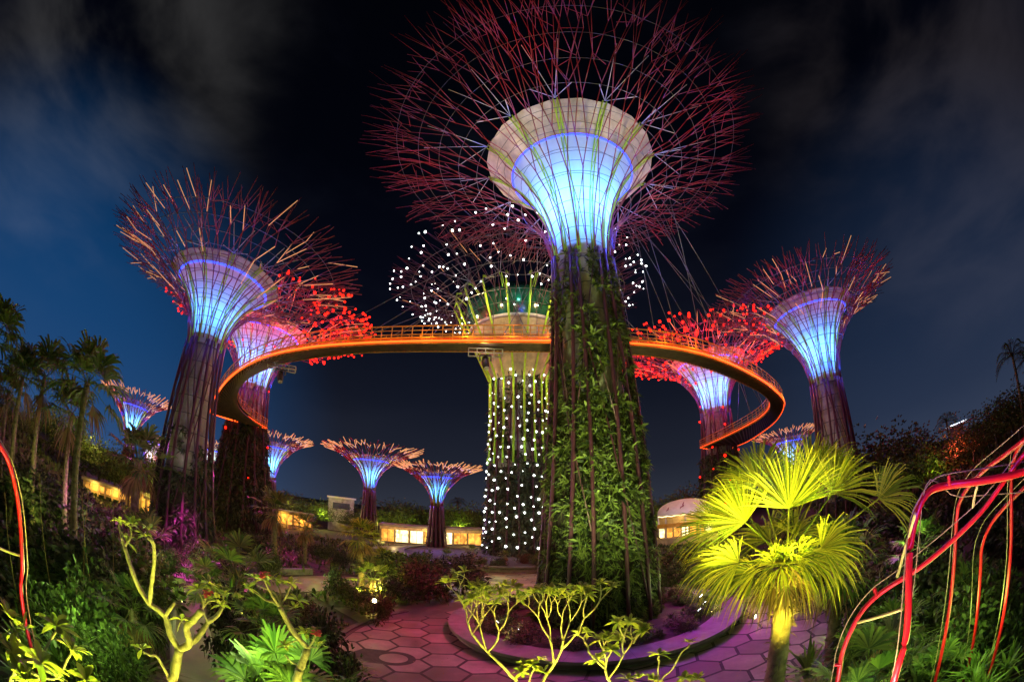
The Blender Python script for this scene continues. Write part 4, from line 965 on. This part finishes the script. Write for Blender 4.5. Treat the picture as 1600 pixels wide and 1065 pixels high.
frangipani('low leafy frangipani between the tallest one and the violet bench', 5.0, l3, t3 + [(935, 1030, -.2, 8), (955, 1015, -.2, 8), (970, 990, 0, 8), (1010, 985, 0, 7)], [], 5, .17, .05, 8)
l4, t4 = limb_tree([([(1030, 1085), (1034, 1060), (1050, 1045), (1064, 1020), (1072, 1012)], .020, .012, 0), ([(1032, 1075), (1028, 1050), (1030, 1032)], .016, .010, 0)], 4.6, 24, [(1072, 1012, .6, 8, 0), (1030, 1032, 0, 8, 0)], .4, 8)
frangipani('small forked frangipani sapling in front of the violet bench rim', 4.6, l4, t4 + [(1000, 1058, 0, 9), (1020, 1062, 0, 9), (1070, 1058, 0, 9), (1090, 1060, 0, 8), (980, 1060, 0, 8)], [], 6, .15, .045, 8)
l5, t5 = limb_tree([([(826, 1085), (828, 1060), (832, 1048)], .016, .010, 0)], 4.8, 25, [(832, 1048, 0, 8, 0)], .4, 8)
frangipani('little leafy sapling between the two yellow branched frangipanis', 4.8, l5, t5 + [(822, 1034, 0, 8), (842, 1030, 0, 8), (815, 1050, 0, 7), (850, 1050, 0, 6)], [], 7, .15, .045, 8)
frangipani('bright broad leaved frangipani filling the near corner by the red tube hoop', 2.5, [
    ([(20, 1100), (28, 1040), (30, 1000)], .035, .022, 0), ([(30, 1000), (24, 985), (15, 968)], .018, .012, -.1), ([(28, 1030), (60, 1030), (78, 1000), (88, 985)], .020, .012, .1), ([(28, 1040), (85, 1060), (105, 1030), (112, 1018)], .020, .012, 0), ([(24, 1060), (60, 1060), (64, 1040)], .018, .012, -.2)],
    [(15, 965, -.1, 10), (38, 985, 0, 9), (88, 978, .1, 11), (112, 1015, 0, 11), (64, 1035, -.2, 10), (20, 1020, -.1, 9), (82, 1055, 0, 10), (40, 1062, -.2, 10), (135, 1062, 0, 9), (0, 1000, 0, 9)], [], 8, .17, .052, 10)
# near plant lamps: warm spotlights pushed into the soil
def near_lamp(x, y, D, aimx, aimy, aimD, colr, pw, cone=80, up=.15):
    p = at(x, y, D); p.z = terrain(p.x, p.y) + up; lamp('SPOT', p, colr, pw, .06, at(aimx, aimy, aimD), cone, .8)
near_lamp(300, 1065, 2.6, 260, 960, 3.6, (1.0, .92, .12), 260)
near_lamp(470, 1065, 3.2, 445, 980, 4.3, (1.0, .92, .14), 260)
near_lamp(800, 1060, 4.0, 760, 985, 5.4, (1.0, .88, .10), 560)
near_lamp(900, 1060, 4.2, 880, 985, 5.6, (1.0, .88, .10), 560)
near_lamp(990, 1060, 3.8, 970, 1015, 5.0, (1.0, .90, .12), 330)
near_lamp(1060, 1060, 3.6, 1060, 1020, 4.6, (1.0, .90, .12), 120)
near_lamp(90, 1065, 1.7, 60, 1010, 2.5, (.95, 1.0, .12), 520, 110)
near_lamp(430, 1065, 4.4, 430, 990, 5.8, (.70, 1.0, .15), 420, 90)
near_lamp(1400, 1065, 4.8, 1370, 960, 7.0, (.70, 1.0, .2), 220, 100)
for i in range(26):
    rr_ = random.Random(300 + i); az = -70 + i * 4.0; D = rr_.uniform(15, 40)
    if -22 < az < 34 and D < 34: D = rr_.uniform(36, 46)
    if az > 38 and D > 26: D = rr_.uniform(12, 24)
    q = pol(az, D); q.z = terrain(q.x, q.y) + rr_.uniform(1.2, 2.2); lamp('POINT', q, rr_.choice(((.55, 1, .12), (.8, 1, .12), (.45, 1, .2))), 1.9 * D, .3)  # unseen green fill lights, added to brighten the beds
m = MB(); rnd = random.Random(77)
for _ in range(420):
    a = rnd.random() * 6.283; r = PLR * math.sqrt(rnd.random()); p = PLZ + V((r * math.cos(a), r * math.sin(a), .022))
    if (p - PC).length < 8.4: continue
    m.leaf(p, rot_dir(rnd.random() * 6.28, R(4)), ZU, rnd.uniform(.06, .13), .045, .0, .5)
tag(m.build('fallen_leaves', M['palmd'], None, False), kind='stuff')
# ------------------------------------------------------------------ red tube arches
def tubes(root, pxs, D0, D1, r, mt, name='tube', n=10, ground_end=True):
    k = len(pxs); P_ = [at(x, y, D0 + (D1 - D0) * i / (k - 1)) for i, (x, y) in enumerate(pxs)]
    if ground_end:
        d = P_[0] - P_[1]; g = V((P_[0].x + d.x * .2, P_[0].y + d.y * .2, 0)); g.z = terrain(g.x, g.y) - .1
        if g.z < P_[0].z - .1: P_ = [g] + P_
    m = MB(); m.tube([p - root.location for p in spline(P_, 6)], r, n); m.build(name, M[mt], root)
def arbor():
    c = at(1500, 1000, 4.5); root = thing('tube_arbor', V((c.x, c.y, terrain(c.x, c.y))), 'arching frame of glossy red bent tubes with thin wires, crossing the dark slope', 'pipe arbor', 'red bent tube arbors')
    bpy.context.view_layer.update()
    tubes(root, [(1308, 1066), (1316, 1020), (1332, 980), (1352, 948), (1384, 920), (1440, 884), (1488, 844), (1536, 796), (1574, 744), (1602, 708), (1650, 660)], 4.2, 4.6, .029, 'red')
    tubes(root, [(1396, 1066), (1416, 992), (1420, 896), (1424, 840), (1436, 792), (1452, 768), (1476, 759), (1528, 752), (1574, 744), (1604, 736), (1660, 722)], 3.6, 4.6, .036, 'red')
    tubes(root, [(1460, 1066), (1480, 972), (1492, 860), (1496, 800), (1508, 768), (1536, 736), (1568, 712), (1602, 686), (1650, 650)], 6.2, 5.4, .030, 'red')
    tubes(root, [(1519, 1012), (1532, 892), (1536, 848), (1556, 808), (1602, 760), (1640, 730)], 7.2, 6.2, .030, 'red')
    tubes(root, [(1560, 1000), (1578, 880), (1580, 760), (1586, 712), (1602, 684)], 6.4, 5.6, .030, 'red')
    for pts, D0, D1 in (([(1298, 1066), (1308, 1012), (1328, 964), (1360, 922), (1400, 892), (1440, 860), (1488, 820), (1536, 776), (1584, 716), (1602, 690)], 4.1, 4.5), ([(1392, 1066), (1412, 904), (1422, 816), (1440, 772), (1460, 748), (1482, 740), (1520, 734), (1572, 726), (1604, 720)], 3.6, 4.6),
                        ([(1458, 1050), (1474, 960), (1486, 850), (1492, 790), (1504, 756), (1530, 724), (1600, 664)], 6.1, 5.3), ([(1512, 1000), (1520, 880), (1530, 830), (1552, 796), (1602, 745)], 7.0, 6.0), ([(1440, 790), (1500, 776), (1602, 768)], 4.0, 4.8), ([(1556, 990), (1572, 880), (1574, 770), (1580, 706)], 6.3, 5.5)):
        tubes(root, pts, D0, D1, .0065, 'wire', 'wire', 5)
    for pts, D0, D1 in (([(1340, 972), (1376, 962), (1410, 951)], 4.2, 3.8), ([(1402, 900), (1416, 850), (1430, 802)], 4.2, 3.7), ([(1520, 792), (1523, 774), (1527, 758)], 4.4, 4.3)):
        tubes(root, pts, D0, D1, .017, 'rod', 'crossbar', 6, False)
    for pts, D in (([(1482, 742), (1483, 750), (1484, 758)], 4.05), ([(1366, 918), (1368, 925), (1370, 932)], 4.3), ([(1304, 1038), (1310, 1038), (1316, 1037)], 4.2)):
        tubes(root, pts, D, D, .02, 'red', 'standoff', 6, False)
    c2 = at(20, 900, 3.2); r2 = thing('tube_arbor', V((c2.x, c2.y, terrain(c2.x, c2.y))), 'single slim red tube hoop with a pale wire beside the bright leaved frangipani', 'pipe arbor', 'red bent tube arbors')
    bpy.context.view_layer.update()
    tubes(r2, [(36, 950), (35, 880), (31, 810), (22, 752), (6, 706), (-30, 660)], 4.6, 4.0, .026, 'red')
    tubes(r2, [(44, 950), (43, 880), (37, 800), (24, 736), (4, 694), (-30, 640)], 4.6, 4.0, .008, 'wire', 'wire', 5)
    tubes(r2, [(-20, 846), (4, 858), (32, 868)], 4.0, 4.5, .013, 'rod', 'crossbar', 6, False)
arbor()
lamp('POINT', at(1560, 640, 3.2), (.30, .08, 1.0), 60, .3)
p = at(1440, 1050, 2.6); lamp('SPOT', V((p.x, p.y, terrain(p.x, p.y) + .3)), (1, .62, .6), 260, .3, at(1500, 850, 4.5), 110, .8)
p = at(1330, 990, 3.0); lamp('SPOT', V((p.x, p.y, terrain(p.x, p.y) + .3)), (1, .62, .6), 260, .3, at(1560, 760, 4.5), 110, .8)
p = at(60, 980, 3.4); lamp('SPOT', V((p.x, p.y, terrain(p.x, p.y) + .3)), (1, .4, .4), 90, .2, at(30, 800, 4.3), 100, .8)
# ------------------------------------------------------------------ buildings
def rot2(root_az): return Matrix.Rotation(-R(root_az), 4, 'Z')
def pavilion():
    az, D = -10.6, 78; c = pol(az, D); root = thing('glass_pavilion', c, 'long low pavilion with bright yellow glass front behind the smallest supertree', 'pavilion', None, -R(az))
    W, H_ = 9.6, 3.3
    m = MB(); m.box((-W, .2, H_), (W, 8, H_ + .35)); m.build('roof', M['roof'], root, False)
    m = MB(); m.box((-W + .3, .05, H_ - .55), (W - .3, .45, H_ - .02)); m.build('fascia', M['wall'], root, False)
    m = MB(); m.box((-W + .4, 6.5, 0), (W - .4, 7.2, H_ - .02)); m.build('back_wall', M['wall'], root, False)
    n = 7; xs = [-W + .4 + (2 * W - .8) * i / n for i in range(n + 1)]
    for i, x in enumerate(xs):
        m = MB(); m.box((x - .10, .10, 0), (x + .10, .4, H_ - .56)); m.build('column', M['frame'], root, False)
    for i in range(n):
        m = MB(); m.box((xs[i] + .14, .62, .45), (xs[i + 1] - .14, .68, H_ - .6)); wi = m.build('window', M['windowb' if i in (1, 2, 4) else 'window'], root, False)
        f = MB()
        for q in (0, .5, 1): xx = xs[i] + .14 + (xs[i + 1] - xs[i] - .28) * q; f.box((xx - .035, .56, .40), (xx + .035, .615, H_ - .6))
        f.box((xs[i] + .12, .56, .34), (xs[i + 1] - .12, .615, .44)); f.build('frame', M['frame'], wi, False)
    m = MB(); m.box((-W - .8, -1.2, -.1), (W + .8, 7.5, .06)); m.build('plinth', M['path'], root, False)
    lamp('POINT', c + V((0, -1.5, 2.2)), (1, .75, .25), 500, .3)
    lamp('POINT', pol(az - 5, D - 3, 2.0), (1, .75, .25), 400, .3); lamp('POINT', pol(az + 5, D - 3, 2.0), (1, .75, .25), 400, .3)
pavilion()
def lit_wall(label, az, D, W, H_, z=0, n=6):
    c = pol(az, D); c.z = z + terrain(c.x, c.y); root = thing('garden_building', c, label, 'building', 'low lit garden buildings', -R(az))
    m = MB(); m.box((-W / 2, .5, 0), (W / 2, 1.2, H_)); m.build('wall', M['wall'], root, False)
    m = MB(); m.box((-W / 2 - .4, -.6, H_ + .003), (W / 2 + .4, 2.0, H_ + .3)); m.build('roof', M['roof'], root, False)
    for i in range(n + 1):
        x = -W / 2 + W * i / n; m = MB(); m.box((x - .12, -.4, -.2), (x + .12, -.16, H_)); m.build('column', M['frame'], root, False)
    for i in range(n):
        x = -W / 2 + W * (i + .5) / n; m = MB(); m.box((x - W / n * .33, .43, H_ * .25), (x + W / n * .33, .49, H_ * .85)); m.build('window', M['window'], root, False)
    for i in range(2): lamp('POINT', c + rot2(az) @ V((W * (i - .5) * .5, -.9, H_ * .7)), (1, .6, .12), 40 * W, .2)
lit_wall('long ochre lit wall with dark columns under the far treeline', -29, 84, 7.5, 3.2)
lit_wall('small glowing terrace kiosk on the hillside beside the grey column supertree', -50.3, 62, 3.4, 2.4, 0, 2)
lit_wall('second glowing terrace wall lower on the hillside, touching the grey column supertree', -47.3, 58, 4.5, 2.0, 0, 3)
lit_wall('string of warm lights on a terrace wall high on the hillside', -55.5, 54, 6, 1.2, .8, 6)
def hut():
    c = pol(-22.6, 100); root = thing('flat_hut', c, 'pale flat roofed hut half hidden in the far treeline', 'hut', None, R(22.6))
    m = MB(); m.box((-3, 0, 0), (3, 4, 7.6)); m.build('wall', M['concrete'], root, False); m = MB(); m.box((-3.4, -.4, 7.603), (3.4, 4.4, 8.0)); m.build('roof', M['alu'], root, False)
    m = MB(); m.box((-2, -.06, 5.2), (2, -.01, 6.6)); m.build('window', M['seam'], root, False)
hut()
def tent():
    az, D = 22.9, 70; c = pol(az, D); root = thing('marquee_tent', c, 'white barrel roofed marquee with a dark red emblem over a glowing stall', 'marquee', None, -R(az))
    W, Dp, z0, zr = 4.6, 6.0, 5.0, 7.4
    m = MB(); n = 14
    for j in range(2):
        for i in range(n + 1):
            a = math.pi * i / n; m.v.append(V((-W * math.cos(a), j * Dp, z0 + (zr - z0) * math.sin(a) ** .8)))
    for i in range(n): m.f.append((i, i + 1, n + 2 + i, n + 1 + i))
    # curved front shell leaning back
    b = len(m.v); K = 5
    for k in range(K + 1):
        t = k / K
        for i in range(n + 1):
            a = math.pi * i / n; m.v.append(V((-W * math.cos(a) * (1 + .0 * t), -1.8 * math.cos(t * math.pi / 2) * math.sin(a), z0 + (zr - z0) * math.sin(a) ** .8 * t)))
    for k in range(K):
        for i in range(n): q = b + k * (n + 1) + i; m.f.append((q, q + 1, q + n + 2, q + n + 1))
    m.build('roof', M['tent'], root)
    def shell(x, t):
        a = math.acos(max(-1, min(1, -x / W))); return V((x, -1.8 * math.cos(t * math.pi / 2) * math.sin(a) - .04, z0 + (zr - z0) * math.sin(a) ** .8 * t))
    for x0, sc_ in ((-.6, 1.0), (-2.9, .6)):
        m = MB(); pts = [(.30, .80), (.16, .62), (.20, .50), (-.06, .42), (-.10, .30)]
        ps = [shell(x0 + px_ * sc_ * 1.6, .35 + (ty - .3) * sc_ * .9) for px_, ty in pts]; m.tube(spline(ps, 4), [.03 + .09 * sc_ * math.sin(math.pi * (i + .5) / 17) for i in range(17)], 6); m.build('emblem', M['emblem'], root)
    for x in (-4.4, -3.2, 0, 2.4, 4.4):
        m = MB(); m.tube([V((x, -.2, 1.2)), V((x, -.2, z0 - .02))], .14, 8); m.build('column', M['tent'], root)
    m = MB(); m.box((-5, -1.2, 0), (5.2, 6, 1.2)); m.build('podium', M['wall'], root, False)
    m = MB(); m.box((-4.6, -.9, 3.0), (4.4, -.6, 3.6)); m.build('balcony_rail', M['gold'], root, False)
    for i in range(7):
        x = -4.5 + i * 1.3; m = MB(); m.box((x, .3, 1.3), (x + 1.0, .36, 2.8)); m.build('window', M['windowb' if i % 3 == 0 else 'window'], root, False)
    m = MB(); m.box((-4.6, 2.5, 1.2), (4.6, 2.8, 5)); m.build('back_wall', M['wall'], root, False)
    m = MB(); m.tube([shell(-4.4 + 8.8 * k / 12, 0) - ZU * (.12 + .12 * (k % 2)) for k in range(13)], .07, 5); m.build('fairy_lights', M['windowb'], root)
    lamp('POINT', c + V((-3, -7, 6.5)), (.85, .7, 1.0), 700, .3); lamp('POINT', c + V((2.5, -6, 5)), (1, .55, .2), 500, .3); lamp('POINT', c + V((0, 1, 4.3)), (1, .7, .3), 200, .3)
tent()
def skyline_deck():
    c = pol(62.0, 160, 0); root = thing('rooftop_deck', V((c.x, c.y, 7.5)), 'thin white lit rooftop terrace glimpsed over the dark ridge', 'rooftop', None, -R(62))
    m = MB(); m.box((-8, 0, 2), (8, 3, 2.6)); m.build('deck', M['tent'], root, False); m = MB(); m.box((-4.5, -.12, 2.7), (4.5, -.02, 2.85)); m.build('light_strip', M['lensw'], root, False)
    m = MB(); m.box((-3, .5, -20), (3, 2.5, 1.99)); m.build('tower', M['concrete'], root, False)
skyline_deck()
# ------------------------------------------------------------------ hanging show light rigs under the skyway
def rig(label, i, rz):
    p = si_[i].lerp(so_[i], .5) - ZU * .50; root = thing('light_rig', p, label, 'light rig', 'show light rigs hung under the skyway', rz)
    m = MB()
    for y in (-.45, .45):
        for z in (-.35, 0): m.tube([V((-1.4, y, z)), V((1.4, y, z))], .06, 5)
    for x in (-1.4, -.7, 0, .7, 1.4): m.tube([V((x, -.45, -.35)), V((x, -.45, 0)), V((x, .45, 0)), V((x, .45, -.35)), V((x, -.45, -.35))], .045, 4)
    m.build('truss', M['alu'], root)
    m = MB(); m.tube([V((-.45, 0, -.9)), V((-.45, 0, -.42)), V((.45, 0, -.42)), V((.45, 0, -.9))], .09, 6); m.build('yoke', M['kerb'], root)
    m = MB(); m.tube([V((0, .05, -.6)), V((0, 0, -1.1)), V((.1, -.2, -1.6))], [.26, .34, .25], 10); hd = m.build('spot_head', M['black'], root)
    m = MB(); m.tube([V((.1, -.2, -1.6)), V((.115, -.23, -1.66))], [.22, .20], 10); m.build('lens', M['alu'], hd)
    lamp('POINT', p + V((0, -1.2, .1)), (1, .8, .6), 25, .1)
for (tr_, h_) in ((T_LEFT, 9), (T_RIGHT, 10)):
    c_ = tr_[3]; v_ = V((-c_.x, -c_.y, 0)).normalized(); lamp('SPOT', c_ + v_ * 8 + V((0, 0, h_ - 3)), (1, .86, .72), 260, .2, c_ + V((0, 0, h_ + 4)), 75, .9)  # unseen warm spots, added to brighten the grey columns
rig('show light rig hanging from the skyway nearer the star lit supertree', 80, .1)
rig('show light rig hanging from the skyway nearer the red bulb supertree', 42, .5)
# ------------------------------------------------------------------ garden lamps
def garden_lamp(label, pos, aim, mt='lens', colr=(1, .8, .35), pw=60, r=.07, h=.35, spot=True, light=True):
    root = thing('garden_spotlight', pos, label, 'spotlight', 'small spotlights in the beds')
    m = MB(); m.tube([V((0, 0, -.1)), V((0, 0, h * .8))], r * .3, 6); m.build('spike', M['black'], root)
    d = (V(aim) - V(pos)).normalized(); hp = V((0, 0, h))
    m = MB(); m.tube([hp - d * r * 2, hp, hp + d * r * .9], [r * .75, r, r * 1.05], 10); m.build('housing', M['black'], root)
    m = MB(); m.tube([hp + d * r * .92, hp + d * r * 1.05], r * .95, 10); m.build('lens', M[mt], root)
    if light: lamp('SPOT', V(pos) + hp + d * r * 1.4, colr, pw, r, aim, 100, .7)
E0 = V((0, 0, CAM_H))
def g_at(x, y):
    v = ray(x, y); p = V(E0); t = 1.0
    while t < 120 and (E0 + v * t).z > terrain((E0 + v * t).x, (E0 + v * t).y): t += .1
    q = E0 + v * t; q.z = terrain(q.x, q.y); return q
q = at(585, 938, 23.5); q.z = max(terrain(q.x, q.y), at(585, 943, 23.5).z - .3); garden_lamp('bright star shaped garden spotlight shining from the shrubs by the plaza', q, E0 + V((0, 0, 0)), 'lens', (1, .8, .4), 60, .13, .5)
q = at(738, 926, 33); q.z = 0; garden_lamp('tiny lit bollard lamp at the entrance of the hexagon plaza', q, q + V((4, -1, .05)), 'lens', (1, .72, .3), 90, .12, .9)
q = g_at(288, 948); garden_lamp('path lamp throwing warm light across the narrow walkway', q, q + V((-2, -.6, -.02)), 'lens', (1, .75, .3), 110, .07, .3)
q = at(235, 828, 27); q.z = terrain(q.x, q.y); garden_lamp('blue white garden spotlight on the slope by the grey column supertree', q, E0, 'lensw', (.7, .85, 1), 20, .14, .8)
q = at(1178, 936, 22); q.z = 0; garden_lamp('low black floodlight on the violet paving under the palm fronds', q, q + V((1.5, -2, .3)), 'lens', (1, .8, .3), 60, .13, .35)
q = at(1120, 942, 23.5); q.z = .0; garden_lamp('dark projector box standing on the violet paving', q, q + V((-1, 1, 1.5)), 'lens', (1, .3, .8), 0, .22, .45, True, False)
q = at(1352, 918, 14); q.z = terrain(q.x, q.y); garden_lamp('small yellow lamp shining beside the lowest bend of the red tube', q, E0, 'lens', (1, .8, .3), 30, .09, .4)
for i, (a, lb) in enumerate(((205, 'white spotlight among the bedding plants on the bench side facing the hexagon rosette'), (222, 'white spotlight in the planter beside the dark projector'), (318, 'white spotlight among the bedding plants on the violet side of the planter'), (332, 'second white spotlight on the violet side of the planter'), (350, 'white spotlight at the back of the violet side of the planter'))):
    q = PC + V((6.2 * math.cos(R(a)), 6.2 * math.sin(R(a)), .5)); garden_lamp(lb, q, FT + V((0, 0, 7)), 'lensw', (.80, 1.0, .40), 90, .12, .45)
for a, z0, z1, p_ in ((-135, .6, 9, 2600), (-95, .6, 13, 5200), (-60, .6, 9, 2600), (-10, .6, 11, 2600), (-170, .6, 12, 2600), (-118, .6, 21, 26000), (-80, .6, 19, 18000)):
    q = PC + V((7.6 * math.cos(R(a)), 7.6 * math.sin(R(a)), z0)); lamp('SPOT', q, (.85, 1.0, .34), p_ * (.20 if z1 < 15 else .40), .15, FT + V((0, 0, z1)), 70, .9)  # unseen spots added over the bench rim to brighten the fern trunk
# colour washes on the ground and up the trunks (unseen lamps added beside the trunks, without fixtures)
def wash(pos, aim, colr, pw, cone=70, size=.2): lamp('SPOT', pos, colr, pw, size, aim, cone, .9)
FTz = lambda a, z, r=4.3: FT + V((r * math.cos(R(a)), r * math.sin(R(a)), z))
wash(FTz(-20, 9), V((13.5, 20, 0)), (.80, .03, .70), 3900, 100)
wash(FTz(-60, 9), V((9, 14.5, 0)), (.45, .03, 1.0), 2200, 90)
wash(FTz(215, 9), V((-4, 18, 0)), (1.0, .04, .15), 3300, 95)
wash(FTz(165, 9), V((-4.5, 27, 0)), (1.0, .03, .24), 3000, 90)
wash(FTz(250, 8), V((0, 17.5, 0)), (.50, .10, .85), 1000, 80)
wash(FTz(110, 9), V((0, 41, 0)), (1.0, .16, .22), 8000, 80)
wash(FTz(20, 9), V((16, 27, 0)), (.9, .05, .5), 2600, 90)
wash(pol(-36.4, 63, 8), V((-20, 33, 0)), (1.0, .04, .42), 16000, 60)
wash(pol(-44, 33, 7), V((-22, 23, 0)), (.85, .05, .60), 9000, 80)
wash(pol(-9.9, 70, 6), V((-8, 60, 0)), (.35, .15, 1.0), 4000, 100)
wash(pol(-52, 52, 9), pol(-55, 30, 1), (.7, .08, .7), 9000, 80)
for x_, y_, D_, c_, p_ in ((190, 790, 26, (.6, .08, .9), 260), (300, 862, 27, (1, .06, .4), 200), (120, 790, 24, (.8, .1, .6), 200), (1400, 850, 17, (.6, .08, .7), 60), (40, 760, 24, (.75, .9, .15), 160), (1500, 720, 28, (1, .1, .08), 120)):
    p = at(x_, y_, D_); p.z = max(p.z, terrain(p.x, p.y) + 1.6); lamp('POINT', p, c_, p_, .3)
for az, D, z, c_, p_ in ((-12.5, 94, 3, (.85, 1, .1), 900), (-6.5, 95, 3, (.8, 1, .08), 2600), (-17, 93, 3, (1, .85, .1), 1100), (-25, 95, 4, (.9, 1, .1), 1000), (-29.5, 93, 5, (.9, .85, .1), 800), (19.2, 80, 2, (.8, 1, .05), 1500), (22.5, 92, 4, (.6, 1, .1), 700), (58, 46, 3, (.9, 1, .1), 160), (62, 44, 3, (1, .08, .04), 900),
                         (-65, 50, 8, (.95, 1, .1), 900), (-70, 46, 7, (1, .25, .6), 700), (-58, 55, 6, (.9, .8, .15), 500), (-48.5, 60, 4, (.9, .9, .1), 700)):
    p = pol(az, D); lamp('POINT', V((p.x, p.y, terrain(p.x, p.y) + z)), c_, p_, .3)
for x, y, D, p_ in ((560, 905, 32, 420), (590, 900, 33, 420), (372, 880, 22, 90), (575, 880, 30, 120)):
    p = at(x, y, D); p.z = terrain(p.x, p.y) + .4; lamp('POINT', p, (1, .82, .10), p_, .15)
for x, y, D, p_ in ((1370, 900, 10, 25), (1500, 960, 7, 14), (200, 960, 7, 30), (110, 930, 6, 30), (400, 990, 6, 28), (330, 900, 20, 60), (150, 800, 24, 50), (650, 885, 36, 40), (500, 895, 29, 40), (430, 930, 18, 30), (1080, 890, 28, 60), (1300, 880, 18, 50), (1420, 830, 16, 40), (1550, 960, 6, 14), (1480, 1030, 5, 10), (70, 880, 10, 24), (270, 860, 24, 40)):
    p = at(x, y, D); p.z = max(p.z, terrain(p.x, p.y) + 1.2); lamp('POINT', p, (.62, 1, .20), p_ * 3.4, .3)  # more added green fill over the plants, no lamp shown
